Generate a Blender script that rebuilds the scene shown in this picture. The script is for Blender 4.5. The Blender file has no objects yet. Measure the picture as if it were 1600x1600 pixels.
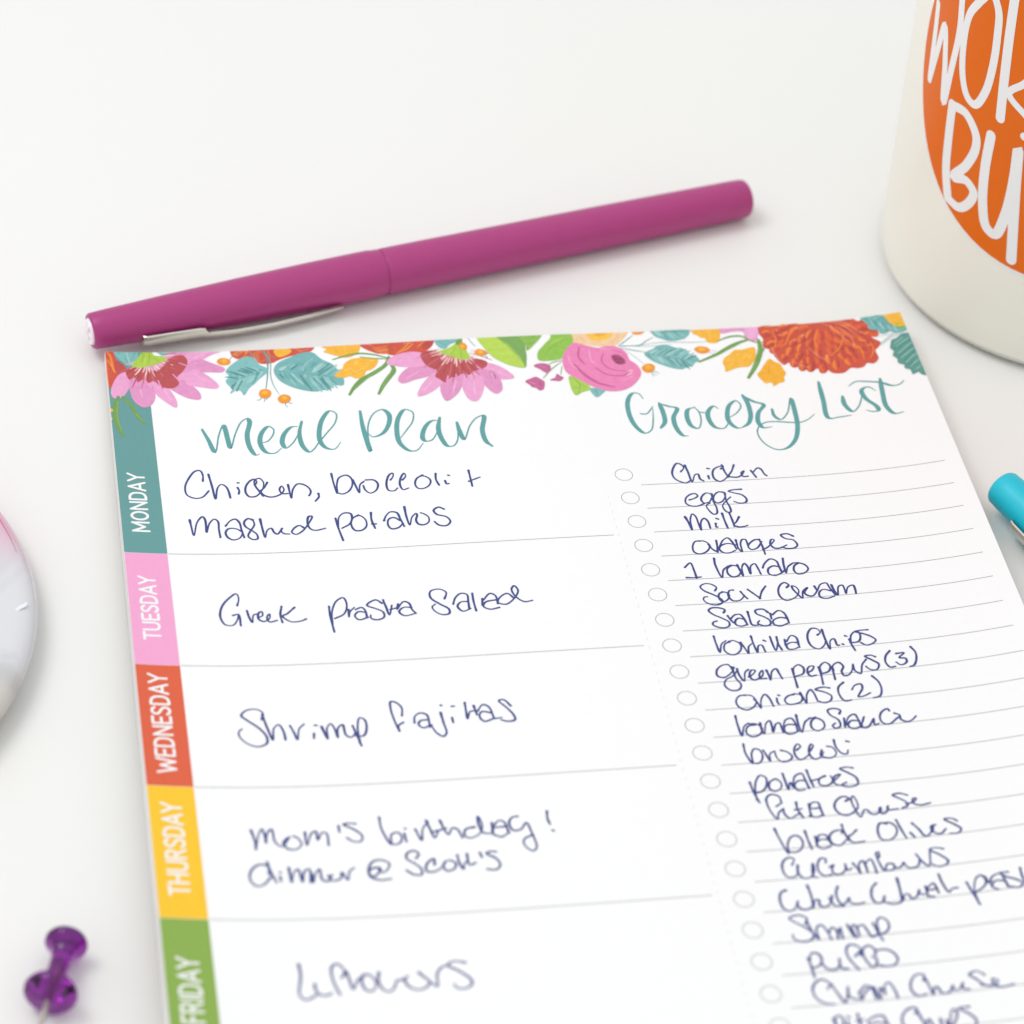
import bpy, bmesh, math, random
import numpy as np
from mathutils import Vector, Matrix
from mathutils.geometry import tessellate_polygon
MON=(0.3314, 0.2298, 0.01258, 0.0308)
TUE=(0.50946, 0.40775, 0.01336, 0.03073)
WED=(0.71085, 0.56442, 0.01313, 0.03207)
THU=(0.8812, 0.75543, 0.01308, 0.03253)
FRI=(1.04492, 0.96351, 0.01283, 0.03343)
TITLES=[('Meal Plan title in teal brush lettering', '1054,1479 1111,1672 1172,1902 1243,1587 1310,1406 1327,1487 1339,1650 1361,1832 1441,1566 1534,1348 1605,1298 1628,1353 1576,1602 1588,1837 1645,1971 1688,1953|1713,1756 1800,1732 1878,1620 1898,1518 1847,1456 1780,1519 1721,1669 1725,1830 1780,1935 1873,1947 1958,1859|2188,1480 2110,1489 2012,1614 1976,1773 2010,1863 2098,1782 2199,1584|2245,1395 2196,1613 2211,1848 2279,1955 2335,1910 2400,1805 2514,1638 2642,1443 2670,1282 2603,1225 2509,1342 2442,1544 2426,1778 2484,1899 2576,1927 2665,1812|2962,1263 2960,1559 2999,2009 3002,1710 3041,1478 3130,1307 3233,1257 3298,1352 3275,1528 3177,1696 3056,1744 3010,1681|3373,1807 3469,1663 3569,1495 3585,1333 3501,1281 3405,1421 3355,1653 3362,1887 3458,2032 3543,2034 3637,1912|3895,1517 3798,1515 3700,1624 3643,1825 3674,1877 3749,1863 3858,1668|3899,1464 3854,1667 3873,1874 3923,1989 3995,1986 4053,1889 4083,1716 4091,1570|4091,1570 4103,1747 4136,1887 4239,1641 4344,1502 4430,1473 4375,1740 4392,1946 4450,2032'), ('Grocery List title in teal brush lettering', '6431,1290 6391,1190 6323,1180 6239,1302 6204,1541 6236,1781 6327,1925 6414,1880 6473,1706 6513,1484|6338,1564 6415,1574 6522,1440|6612,1385 6626,1566 6610,1744 6540,1844|6618,1397 6719,1451 6810,1493 6735,1662 6733,1870 6786,1998 6846,2011|7041,1486 6943,1525 6902,1673 6928,1838 6999,1879 7061,1743 7065,1563 7021,1485|7062,1578 7176,1607|7321,1535 7273,1481 7187,1571 7162,1720 7209,1872 7312,1900 7411,1767|7412,1713 7532,1626 7610,1496 7571,1402 7475,1471 7407,1647 7404,1797 7479,1907 7566,1892|7673,1303 7702,1427 7689,1699 7628,1838 7545,1897|7690,1335 7785,1434 7894,1504 7797,1647 7757,1824 7794,1923 7905,1921|7979,1597 7980,1724 8043,1796 8154,1680 8253,1416 8248,1690 8215,1958 8131,2187 8000,2322 7877,2340 7762,2241 7703,2064 7730,1927 7834,1837 7956,1827 8148,1861 8265,1873 8380,1826 8477,1740|8670,1150 8647,1493 8634,1836 8774,1834 8921,1822|8897,1460 8888,1619 8953,1757 9048,1675 9184,1359|9323,1422 9251,1333 9159,1379 9168,1542 9264,1713 9265,1790 9183,1796 9124,1755|9433,1212 9399,1461 9379,1735 9444,1883 9561,1875|9018,1281 9131,1209 9266,1233 9416,1278 9553,1369 9646,1359 9711,1302')]
JL=[(70.8652559165845, '-7332,4325 -7297,4025 -7240,3306'), (70.8652559165845, '-7240,3306 -7177,3727 -7100,4174 -6980,3757 -6876,3214 -6838,3713 -6812,4279 -6870,4747'), (70.8652559165845, '-6560,4874 -6696,4589 -6708,4176 -6624,3748 -6491,3536 -6365,3510 -6257,3749 -6221,4133 -6239,4563 -6292,4900 -6424,5054 -6560,4874'), (82.67613190268193, '-6116,5196 -6085,4650 -6040,4063 -5991,3529'), (59.05437993048709, '-5630,4376 -5794,4125 -5945,3916 -5721,3747 -5551,3654'), (94.48700788877935, '-6709,3290 -6677,2867 -6622,2397 -6515,2045'), (82.67613190268193, '-6709,3290 -6475,3318 -6269,3127 -6236,2933 -6326,2625 -6482,2361 -6285,2432 -6144,2336 -6181,2148 -6314,2002 -6510,2022'), (88.58156989573062, '-6064,3241 -6055,2753 -5989,2243 -5880,1953 -5754,1910 -5677,2229 -5661,2748 -5691,3235 -5616,2626 -5483,1643'), (76.77069390963321, '-5647,3441 -5517,3477')]
STICK=(-0.5154993953268808, 0.3839430168410876, 0.234820579898943)
JAR=(1.262, 0.128, 0.2425, 0.03)
CAM=([-0.12068260576591472, -2.78696585867729, 2.2935556787146005], [[0.9845105153443398, 0.05335418187784479, -0.16701010883340572], [-0.15898429321611895, 0.6732545513110804, -0.7221165443659779], [0.07391237844212073, 0.7374833153452599, 0.6713086621651547]], 4601.901762949329)
PAD={'p': 0.18142150830993892, 'v1': 0.3682794098951879, 'tw': 0.04826437178708417, 'ud': 0.5613500076800688, 'uc': 0.5929550098076829, 'cv': 0.26532014160756634, 'q': 0.040965939662908006, 'ugl': 0.6097026654180907, 'ugr': 0.9803986278241114, 'lv': 0.28457716576792447, 'c': -0.07260019655739224, 'c1': 0.09182113545110801, 'c3': 0.02731190907766486, 'c4': 0.4204824880208303, 'b1': -0.011228035462087067, 'r': 0.004030395236022997, 'cr': 0.010509095283990048}
HW=[
('handwritten Chicken, in blue ink', '985,2417 993,2308 968,2228 911,2236 827,2364 772,2521 785,2663 872,2719 956,2700 1018,2622 1039,2588|1059,2295 1083,2510 1106,2736 1145,2539 1191,2478 1240,2513 1266,2599 1277,2718|1376,2541 1390,2598 1379,2654|1384,2456 1401,2457|1575,2504 1607,2457 1585,2399 1526,2434 1470,2536 1464,2641 1500,2707 1574,2702 1637,2629 1675,2546 1682,2453 1642,2388 1587,2419 1583,2513 1620,2614 1658,2700|1728,2464 1681,2561 1635,2615 1668,2687 1739,2724 1805,2714 1874,2670 1909,2602 1888,2539 1857,2599 1883,2671 1948,2675|1964,2521 1980,2761 2011,2609 2077,2514 2150,2533 2207,2608 2213,2673 2188,2728|2299,2699 2299,2756 2251,2828'),
('handwritten mashed in blue ink', '778,3097 787,3207 805,3367 860,3138 928,3041 952,3083 956,3208 954,3312 1001,3153 1061,3084 1098,3127 1097,3265 1103,3402|1178,3206 1241,3116 1298,3090 1339,3147 1354,3285 1373,3409|1352,3304 1292,3256 1211,3253 1169,3315 1188,3404 1248,3446 1324,3413 1361,3340|1498,3111 1445,3087 1394,3149 1405,3224 1480,3303 1520,3360 1522,3437 1466,3445 1420,3389 1452,3302 1508,3195 1498,3111|1582,3101 1593,3267 1611,3419 1645,3297 1694,3264 1723,3342 1757,3366 1800,3305 1822,3265 1802,3314 1830,3362 1893,3374|2077,3287 2018,3236 1948,3287 1923,3348 1965,3384 2044,3334 2132,3202 2181,3090 2145,3087 2117,3201 2140,3299 2192,3330 2314,3303'),
('handwritten broccoli + in blue ink', '2488,2360 2496,2531 2518,2716 2530,2562 2573,2438 2661,2403 2711,2464 2710,2577 2656,2685 2576,2729 2523,2703|2726,2493 2749,2608 2777,2723 2799,2584 2853,2527|2875,2506 2968,2514 3009,2588 2973,2698 2902,2739 2852,2687 2835,2601|3164,2530 3199,2477 3207,2415 3167,2431 3110,2582 3121,2710 3186,2721 3229,2677|3304,2543 3350,2476 3338,2426 3290,2499 3264,2624 3290,2711 3359,2689|3549,2479 3475,2529 3442,2634 3470,2704 3535,2710 3609,2654 3630,2571 3591,2511 3529,2483|3706,2464 3697,2571 3720,2669|3800,2600 3811,2657 3838,2651|3848,2505 3863,2512|4101,2441 4103,2583 4105,2719|4076,2632 4148,2601 4219,2570'),
('handwritten potatoes in blue ink', '2447,3142 2461,3309 2491,3524|2459,3281 2493,3118 2555,3060 2628,3074 2636,3157 2597,3251 2502,3317|2716,3108 2645,3158 2614,3266 2648,3364 2721,3370 2784,3307 2789,3197 2742,3124 2706,3113|2865,3079 2857,3203 2881,3348|2854,3271 2903,3275|2998,3228 3031,3148 3091,3084 3163,3104 3187,3203 3219,3343|3183,3236 3116,3183 3057,3206 3035,3300 3067,3371 3148,3359 3213,3288|3263,3010 3265,3182 3286,3327 3328,3193 3383,3137 3392,3166 3368,3246 3386,3316 3448,3335 3510,3291 3517,3204 3474,3151 3436,3128|3717,3088 3657,3050 3593,3100 3621,3171 3726,3222 3760,3307 3704,3371 3622,3356 3576,3292'),
('handwritten Greek Pasta Salad in blue ink', '1188,4539 1215,4427 1194,4345 1116,4408 1020,4547 986,4722 1030,4844 1112,4855 1166,4776 1192,4679|1126,4696 1187,4683 1199,4864|1288,4622 1302,4727 1332,4815 1355,4694 1407,4678|1397,4737 1452,4708 1449,4645 1416,4661 1406,4765 1462,4802 1527,4752 1534,4683 1500,4734 1521,4811 1606,4790|1677,4567 1651,4705 1662,4827|1819,4591 1724,4691 1673,4724 1759,4818 1867,4813 1931,4782|2204,4597 2201,4771 2217,5007|2211,4893 2232,4668 2298,4515 2377,4468 2405,4576 2358,4729 2249,4795|2414,4664 2407,4785 2427,4699 2483,4634|2491,4669 2562,4640 2594,4677 2607,4807|2594,4719 2518,4706 2473,4772 2514,4834 2620,4801|2799,4588 2734,4530 2627,4609 2716,4669 2793,4727 2794,4814 2717,4850 2649,4820 2650,4768|2818,4537 2838,4661 2859,4784 2905,4631|2877,4699 2971,4672|2977,4620 2954,4705 3043,4583 3100,4612 3122,4719 3158,4781|3120,4684 3031,4676 2973,4741 3025,4808 3158,4781|3508,4576 3540,4473 3470,4415 3368,4441 3354,4546 3448,4659 3533,4743 3527,4815 3448,4826 3372,4764 3352,4693 3392,4654|3592,4671 3632,4569 3703,4505 3768,4528 3767,4651 3762,4762|3764,4640 3682,4644 3636,4710 3685,4791 3780,4757|3831,4516 3827,4656 3835,4796|3932,4612 3916,4716|3942,4631 4031,4533 4086,4573 4095,4703|4075,4642 3961,4667 3926,4734 3991,4785 4104,4767|4287,4625 4225,4549 4129,4611 4100,4686 4185,4721 4299,4626 4356,4507 4323,4433 4285,4483 4314,4609 4399,4697 4494,4684'),
('handwritten Shrimp Fajitas in blue ink', '1284,6322 1305,6217 1235,6164 1127,6184 1073,6259 1134,6334 1250,6456 1312,6576 1302,6679 1202,6721 1101,6676 1027,6572 1027,6497 1063,6459|1296,6247 1334,6458 1375,6628 1401,6454 1457,6402 1500,6507 1508,6626|1577,6421 1613,6541 1635,6631 1670,6469 1728,6403|1819,6550 1811,6618|1841,6426 1867,6428|1911,6451 1958,6637 1966,6475 2012,6412 2046,6488 2067,6623 2083,6481 2138,6434 2158,6590 2212,6623 2263,6561|2243,6455 2270,6591 2303,6755|2291,6710 2295,6474 2333,6342 2382,6375 2387,6509 2342,6610 2257,6605|2790,6344 2802,6225 2748,6139 2696,6126 2682,6231 2701,6413 2737,6579 2734,6490 2794,6443|2911,6458 2924,6370 2985,6320 3056,6350 3067,6536|3057,6425 2980,6434 2950,6491 2997,6540 3089,6502|3211,6333 3222,6483 3233,6633 3193,6683 3126,6624 3084,6511|3225,6222 3237,6226|3323,6417 3326,6486|3343,6247 3372,6247|3492,6205 3489,6326 3488,6446 3530,6344 3582,6333|3582,6258 3599,6395|3613,6342 3682,6251 3742,6287 3774,6461|3761,6379 3655,6355 3622,6427 3665,6499 3768,6469 3857,6462|3983,6292 3921,6196 3864,6206 3926,6302 3993,6429 3996,6504 3913,6520 3848,6491'),
("handwritten Mom's birthday! in blue ink", '1018,7914 1046,8079 1042,8189 1090,7975 1130,7900 1153,8006 1155,8095 1179,7961 1230,7902 1251,8082 1316,8143 1372,8070 1407,8011|1383,8025 1332,8092 1368,8174 1455,8185 1517,8119 1483,8028 1441,8003|1568,7956 1571,8135 1633,7974 1681,7945 1690,8066 1746,7963 1788,7980 1792,8144|1923,7882 1924,7966|2104,7861 2027,7851 1974,7863 2073,7935 2151,8029 2131,8103 2052,8104 1992,8050|2357,7786 2362,7953 2435,8167 2453,8034 2524,8008 2558,8086 2514,8163 2435,8167|2588,8028 2596,8139|2604,7960 2613,7964|2708,7977 2758,8136 2786,7982 2857,7882|2836,7866 2864,7988 2896,8111 2950,8016 3034,7987|2868,8040 2936,8009|2982,7877 3009,8000 3043,8077 3094,7991 3143,8010 3182,8133|3327,7995 3233,8018 3208,8105 3260,8140 3369,8089 3410,7972 3383,7849 3374,7939 3405,8077 3481,8098|3515,7951 3503,8100 3531,7997 3594,7927 3641,7946 3673,8105|3653,8014 3539,8019|3512,8116 3586,8152 3674,8099|3800,7884 3741,7894 3695,7966 3723,8074 3804,8066 3875,7981 3909,8120 3926,8330 3878,8370 3804,8275 3820,8202 3920,8150|4116,7842 4106,7941 4119,8024|4132,8109 4146,8119'),
("handwritten dinner @ Scott's in blue ink", '1145,8522 1135,8405 1049,8390 964,8477 947,8594 1000,8675 1077,8658 1157,8560|1140,8355 1169,8508 1211,8631|1251,8553 1256,8611|1257,8495 1266,8498|1351,8438 1363,8634 1391,8513 1441,8456 1473,8631 1503,8493 1557,8459 1553,8640|1573,8518 1581,8641 1607,8543 1660,8463 1677,8610 1736,8627 1783,8542|1744,8554 1759,8619 1860,8603 1881,8517 1934,8622 1964,8507 2013,8465|2277,8481 2206,8477 2155,8532 2192,8592 2252,8552 2277,8481 2291,8540 2345,8515 2379,8429 2308,8374 2217,8389 2160,8488 2170,8591 2252,8640 2374,8633|2664,8375 2699,8319 2656,8271 2586,8296 2565,8368 2643,8447 2699,8524 2689,8597 2612,8591 2543,8528|2840,8476 2845,8394 2765,8456 2750,8557 2838,8564 2926,8498 2970,8428 2926,8498 2960,8568 3043,8536 3058,8464 2993,8423|3091,8363 3098,8467 3129,8558 3152,8477 3193,8460|3193,8357 3198,8504 3268,8481|3328,8353 3342,8413|3497,8352 3443,8342 3394,8365 3484,8440 3514,8531 3460,8591 3372,8577'),
('handwritten Leftovers in blue ink', '1315,9705 1319,9852 1286,10090 1339,10151 1423,10111 1468,10070|1447,9958 1446,10027 1491,10096 1558,10098 1600,10074|1731,9875 1753,9798 1697,9709 1639,9742 1625,9862 1649,10000 1678,10095|1763,9833 1716,9886|1772,9808 1792,9920 1815,10036 1872,9924 1918,9883|1934,9862 1908,9943 1938,10047 1995,10067 2044,10002 2035,9915 1988,9861 1932,9858|2091,9841 2073,9935 2099,10039 2160,10085 2220,10038 2259,9951 2314,9941 2373,9902|2329,9933 2357,10021 2444,10077 2527,10058 2576,10001|2486,9866 2567,9966 2643,10049 2666,9887 2732,9806 2789,9793|2962,9772 2857,9746 2783,9789 2880,9869 2985,9980 2988,10049 2914,10095 2835,10080 2814,10036'),
('handwritten Chicken on the grocery list', '6621,2647 6669,2582 6648,2517 6603,2496 6545,2573 6511,2679 6529,2769 6590,2827 6646,2848 6709,2808|6692,2538 6706,2647 6722,2836 6782,2711 6820,2703 6828,2790 6863,2828|6936,2743 6937,2794|6952,2610 6975,2617|7113,2630 7153,2583 7104,2585 7026,2633 6993,2730 7006,2811 7059,2851 7128,2811 7180,2752|7140,2560 7147,2669 7174,2782|7285,2571 7237,2676 7183,2765 7231,2787 7292,2788 7350,2747 7386,2684 7344,2720 7354,2784 7415,2783|7468,2685 7507,2809|7492,2714 7562,2647 7598,2678 7616,2760 7639,2793'),
('handwritten eggs on the grocery list', '6620,3147 6685,3125 6736,3085 6715,3043 6652,3053 6584,3118 6572,3205 6622,3252 6705,3258 6786,3220|6899,3056 6848,3040 6789,3089 6763,3157 6788,3212 6851,3199 6895,3131|6910,3062 6902,3185 6917,3309 6899,3403 6859,3413 6815,3336 6805,3257 6859,3217|7054,3041 6995,3033 6934,3090 6910,3176 6942,3223 7007,3201 7060,3126|7069,3056 7058,3188 7078,3321 7068,3390 7027,3387 6995,3314 7002,3262 7056,3196 7122,3131|7280,3005 7183,3008 7118,3028 7182,3064 7270,3107 7306,3189 7279,3240 7203,3243 7150,3212'),
('handwritten milk on the grocery list', '6510,3436 6530,3524 6549,3663 6556,3526 6577,3441 6605,3391 6634,3428 6646,3567 6656,3675 6672,3560 6704,3493 6733,3478 6763,3524 6769,3648|6848,3573 6843,3637 6863,3635|6873,3488 6896,3502|6960,3408 6964,3539 6975,3664|7047,3406 7056,3528 7058,3641|7147,3483 7096,3566 7056,3611 7112,3654 7173,3650 7218,3636'),
('handwritten oranges on the grocery list', '6603,3856 6543,3860 6496,3941 6495,4035 6546,4072 6621,4052 6686,3981 6688,3905 6638,3858 6585,3858|6690,3922 6715,4000 6765,4055|6792,3861 6784,3954 6768,4055|6798,3989 6876,3859 6936,3829 6974,3901 7000,4026|6998,3954 6922,3922 6833,3950 6797,4006 6831,4068 6899,4082 6980,4046|7023,3870 7022,3942 7022,4007 7055,4074 7065,3934 7101,3868 7136,3871 7146,3983|7300,3884 7239,3888 7146,3983 7168,4044 7244,4025 7321,3921|7300,3884 7312,4014 7314,4136|7308,4056 7363,4027 7407,3988 7473,3908 7447,3892 7411,3971 7443,4042 7513,4049 7600,4006|7711,3865 7650,3818 7569,3831 7608,3895 7696,3929 7725,4018 7676,4064 7592,4065 7534,4034'),
('handwritten 1 tomato on the grocery list', '6331,4283 6410,4214 6429,4349 6433,4466|6319,4452 6405,4460 6489,4453|6702,4160 6693,4268 6729,4483 6769,4361 6840,4297|6877,4291 6818,4345 6811,4428 6858,4482 6935,4455 6967,4374 6933,4304 6859,4290|6948,4288 6961,4390 6979,4478 6993,4334 7035,4270 7060,4314 7071,4449 7101,4318 7156,4285 7175,4357 7189,4463|7233,4362 7265,4298 7354,4221 7416,4261 7428,4363 7439,4451|7433,4363 7362,4340 7293,4384 7285,4468 7349,4498 7441,4457 7488,4411|7501,4226 7487,4335 7486,4469 7526,4372 7592,4319|7663,4318 7605,4363 7586,4445 7620,4499 7694,4489 7755,4428 7736,4359 7675,4319 7600,4312'),
('handwritten Sour cream on the grocery list', '6599,4689 6627,4638 6570,4577 6497,4569 6443,4613 6474,4679 6563,4749 6625,4806 6652,4871 6602,4913 6528,4914 6456,4867 6438,4813 6459,4783 6493,4779|6682,4716 6636,4744 6621,4827 6649,4871 6704,4855 6747,4774 6718,4725 6675,4716|6811,4695 6769,4698 6735,4784 6769,4864 6851,4867 6921,4799|6890,4727 6918,4799 6945,4847|6978,4698 7036,4777 7093,4855|7196,4664 7136,4743 7084,4859|7434,4706 7468,4671 7431,4625 7380,4648 7329,4739 7327,4845 7379,4913 7457,4899 7530,4843 7562,4772 7540,4706 7502,4685 7499,4734 7535,4822 7577,4896 7606,4787 7674,4730 7620,4809 7646,4858 7703,4871 7774,4793 7836,4694 7907,4680 7926,4757 7963,4882|7758,4717 7774,4793|7928,4810 7845,4780 7789,4827 7786,4901 7854,4929 7951,4902|7958,4718 7967,4804 7991,4892 8033,4752 8082,4736 8092,4797 8092,4876 8141,4771 8206,4752 8213,4812 8206,4890'),
('handwritten Salsa on the grocery list', '6620,5052 6645,5006 6590,4971 6502,4964 6457,5002 6495,5067 6584,5136 6650,5204 6640,5265 6580,5291 6509,5275 6460,5230 6476,5190 6519,5177|6657,5105 6674,5164 6701,5222|6685,5149 6740,5097 6801,5092 6831,5157 6849,5255|6834,5178 6773,5152 6728,5189 6721,5251 6774,5280 6855,5262|6898,5058 6897,5162 6905,5270 6973,5282|7129,5089 7082,5032 6990,5045 6993,5098 7069,5156 7123,5223 7109,5284 7036,5298 6973,5251 7000,5212|7150,5111 7145,5194|7172,5128 7253,5069 7304,5105 7326,5200 7330,5277|7319,5200 7241,5182 7157,5226 7157,5288 7225,5315 7326,5277'),
('handwritten Tortilla chips on the grocery list', '6428,5412 6431,5534 6446,5671 6491,5543 6553,5493|6589,5516 6532,5542 6503,5641 6547,5709 6619,5715 6695,5637 6698,5556 6637,5500 6580,5505|6710,5536 6740,5630 6765,5717 6785,5614 6828,5567|6848,5446 6852,5589 6870,5706 6900,5604 6939,5597 6958,5704|6977,5525 6999,5541|7062,5475 7066,5588 7081,5695 7133,5573|7135,5482 7131,5594 7152,5691|7218,5536 7207,5625|7233,5566 7306,5477 7356,5513 7357,5635 7359,5670|7359,5595 7280,5587 7220,5622 7227,5684 7284,5693 7357,5666|7603,5500 7646,5460 7620,5399 7563,5389 7501,5465 7479,5586 7508,5681 7573,5718 7645,5665 7681,5587|7674,5421 7676,5566 7696,5735 7729,5602 7777,5577 7791,5681 7817,5684|7854,5671 7865,5681|7911,5545 7930,5555|7947,5606 7951,5679 7971,5787|7948,5662 7986,5539 8059,5486 8086,5551 8047,5649 7962,5664|8193,5482 8104,5481 8042,5494 8120,5535 8196,5586 8241,5654 8197,5699 8118,5720 8063,5672'),
('handwritten Green peppers (3) on the grocery list', '6530,5952 6494,5869 6420,5875 6350,5945 6340,6031 6406,6061 6503,5995 6554,5912|6530,5910 6537,6084 6573,6186 6535,6257 6444,6262 6389,6183 6420,6099 6510,6045 6588,5952|6579,5939 6584,6039 6621,6134 6659,6000 6704,5962|6684,6077 6750,6028 6778,5981 6734,5977 6697,6061 6728,6126 6795,6107 6846,6061 6859,5988 6816,6034 6808,6108 6876,6114|6903,5992 6913,6067 6917,6147 6963,6010 7016,5977 7035,6054 7052,6135|7195,5994 7193,6118 7190,6284|7194,6074 7216,5983 7281,5939 7326,5994 7302,6079 7212,6113|7350,6071 7412,6040 7445,5981 7400,5976 7359,6035 7374,6124 7443,6118|7495,5998 7498,6099 7485,6265|7503,6079 7516,5988 7585,5932 7630,5987 7596,6072 7506,6105|7648,6010 7636,6206|7651,6070 7662,5991 7736,5949 7775,6016 7739,6087 7749,6156 7804,6153 7857,6089 7891,5992 7887,6092 7942,6149 7991,6016 8054,5941|8168,5912 8121,5881 8054,5890 8119,5957 8178,6028 8135,6110 8064,6101 8027,6046|8351,5843 8286,5916 8261,6014 8294,6094 8354,6090|8411,5895 8502,5896 8430,5962 8497,5984 8490,6047 8419,6074 8377,6025|8597,5816 8629,5903 8612,6015 8561,6103 8513,6116'),
('handwritten onions (2) on the grocery list', '6587,6348 6514,6354 6460,6435 6477,6521 6547,6569 6635,6535 6684,6454 6655,6366 6576,6342|6671,6416 6699,6492 6714,6559 6744,6428 6802,6354 6836,6406 6859,6540|6921,6426 6916,6487 6927,6517|6947,6380 6963,6388|7121,6384 7053,6402 7004,6459 7025,6522 7105,6529 7190,6489 7198,6403 7133,6373|7198,6367 7216,6442 7233,6535 7265,6403 7324,6330 7348,6381 7362,6486|7543,6328 7466,6307 7377,6335 7466,6381 7534,6450 7504,6521 7427,6542 7360,6506|7714,6260 7643,6326 7625,6435 7663,6538 7740,6535|7784,6379 7826,6322 7902,6306 7905,6369 7845,6461 7827,6496 7892,6491 7974,6452|8057,6201 8106,6295 8110,6420 8067,6513 7986,6532'),
('handwritten Tomato sauce on the grocery list', '6404,6648 6401,6780 6414,6949 6465,6815 6524,6767|6594,6797 6510,6814 6471,6906 6519,6970 6614,6943 6657,6851 6605,6786 6518,6779|6652,6778 6648,6874 6663,6940 6716,6789 6765,6753 6772,6837 6765,6925 6824,6806 6863,6793 6873,6883 6876,6943|6894,6853 6943,6757 7010,6739 7037,6814 7038,6939|7040,6839 6944,6829 6895,6885 6914,6959 6984,6965 7051,6924|7074,6697 7067,6841 7079,6955 7150,6806 7215,6759|7276,6753 7218,6808 7204,6903 7255,6951 7342,6905 7349,6821 7300,6768 7204,6753|7553,6726 7578,6676 7511,6639 7437,6660 7451,6735 7522,6815 7519,6912 7456,6934 7440,6891 7478,6859|7589,6799 7570,6922|7581,6899 7647,6781 7717,6752 7740,6840 7742,6954|7746,6853 7658,6843 7609,6898 7631,6953 7700,6961 7752,6914 7813,6800|7758,6891 7764,6959 7818,6958 7867,6904 7912,6837 7901,6932 7948,6919|8110,6745 8097,6714 8023,6753 7981,6845 7998,6920 8064,6941 8164,6869 8196,6850|8158,6791 8203,6821 8206,6892 8264,6932 8322,6916 8381,6864'),
('handwritten broccoli on the grocery list', '6400,7067 6395,7208 6441,7358 6459,7214 6506,7147 6561,7176 6570,7271 6511,7359 6442,7353|6596,7179 6615,7251 6639,7340 6657,7236 6718,7202|6787,7196 6851,7226 6890,7301 6839,7354 6758,7359 6720,7296 6717,7206|6962,7208 7013,7159 6991,7121 6943,7176 6927,7281 6964,7350 7031,7326 7092,7273|7107,7232 7154,7161 7139,7136 7094,7214 7089,7308 7130,7360 7198,7331 7245,7265|7231,7235 7204,7308 7248,7348 7317,7355 7378,7303 7354,7205 7301,7188|7397,7103 7397,7210 7443,7310 7495,7316 7517,7266|7528,7134 7559,7147'),
('handwritten potatoes on the grocery list', '6346,7623 6358,7763 6389,7919|6369,7883 6380,7742 6420,7607 6480,7536 6533,7571 6516,7685 6455,7760 6372,7780|6622,7602 6560,7643 6540,7733 6592,7773 6665,7734 6680,7654 6641,7600|6727,7531 6732,7659 6741,7769 6778,7664 6801,7740|6803,7694 6856,7578 6933,7551 6949,7634 6964,7767|6952,7657 6875,7650 6816,7713 6842,7785 6917,7781|6996,7510 7003,7628 7018,7750|7002,7667 7104,7645|7175,7610 7103,7649 7093,7729 7167,7749 7247,7688 7235,7616|7228,7713 7295,7658 7347,7605 7286,7622 7244,7687 7273,7748 7325,7765|7504,7529 7429,7509 7363,7525 7435,7591 7504,7669 7501,7762 7402,7793 7322,7761 7384,7726'),
('handwritten Feta cheese on the grocery list', '6620,7929 6616,7855 6538,7814 6474,7865 6466,7978 6491,8094 6527,8165 6558,8082 6623,8027|6554,7987 6625,7943|6620,8027 6619,8106 6665,8167 6724,8139 6788,8100|6777,7951 6770,8053 6806,8174|6740,8054 6819,8046|6908,7987 6898,8065 6896,8161|6902,8048 6936,7978 7007,7974 7017,8077 7026,8162|7005,8054 6917,8056|6876,8154 6957,8180 7029,8147|7309,7987 7356,7954 7300,7920 7220,7962 7172,8048 7193,8141 7268,8188 7345,8158 7419,8087 7424,7984 7404,7924 7373,7978 7379,8093 7415,8227 7477,8132 7515,8143 7529,8190 7577,8207 7642,8170 7661,8115 7636,8146 7655,8206 7715,8179 7743,8102 7726,8157 7837,8160|7985,7984 7907,7946 7829,7963 7888,8017 7946,8075 7948,8133 7887,8155|7942,8109 8028,8082 8066,8041 8032,8036 8022,8104 8083,8140 8200,8125'),
('handwritten Black olives on the grocery list', '6462,8294 6482,8430 6534,8650 6549,8530 6614,8421 6684,8416 6720,8498 6674,8604 6589,8636 6543,8614|6775,8358 6780,8482 6793,8610|6867,8446 6858,8567|6867,8517 6914,8428 6981,8435 6999,8504 7013,8566|6984,8496 6898,8494 6857,8556 6903,8616 6998,8593|7157,8424 7166,8387 7088,8390 7021,8450 7022,8551 7098,8592 7162,8544 7211,8500|7185,8311 7186,8412 7211,8531|7322,8400 7262,8454 7214,8487 7243,8564 7373,8563|7661,8349 7596,8335 7545,8430 7556,8555 7637,8576 7727,8509 7750,8410 7699,8340 7621,8338|7776,8312 7794,8438 7820,8570|7880,8506 7910,8571|7929,8377 7978,8463 8026,8575 8100,8525 8116,8448 8172,8433|8141,8440 8125,8529 8194,8561 8265,8504|8408,8413 8368,8372 8281,8370 8363,8451 8423,8528 8379,8578 8290,8576'),
('handwritten Cucumbers on the grocery list', '6532,8804 6571,8727 6522,8700 6451,8748 6420,8844 6445,8955 6528,8963 6581,8899|6589,8816 6572,8924 6623,8994 6695,8980 6749,8898 6755,8800 6720,8982 6754,8996|6890,8807 6902,8760 6854,8744 6803,8816 6793,8924 6847,8984 6919,8970|6917,8871 6967,8844 6932,8917 6960,8974 7021,8970 7076,8921 7087,8841 7098,8935 7148,8907|7172,8844 7203,8924 7219,8996 7230,8866 7281,8823 7297,8891 7297,8994 7309,8859 7369,8811 7389,8901 7388,9004|7468,8794 7478,8724 7450,8732 7444,8820 7479,8982 7528,8896 7586,8903 7592,8959 7530,8984 7483,8967|7588,8958 7657,8956 7703,8896 7713,8941 7754,8979 7845,8958 7877,8885|7861,8805 7906,8922 7955,8977 8016,8782|8163,8770 8092,8744 8016,8760 8101,8839 8171,8938 8129,8987 8040,8996 7983,8944'),
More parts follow.
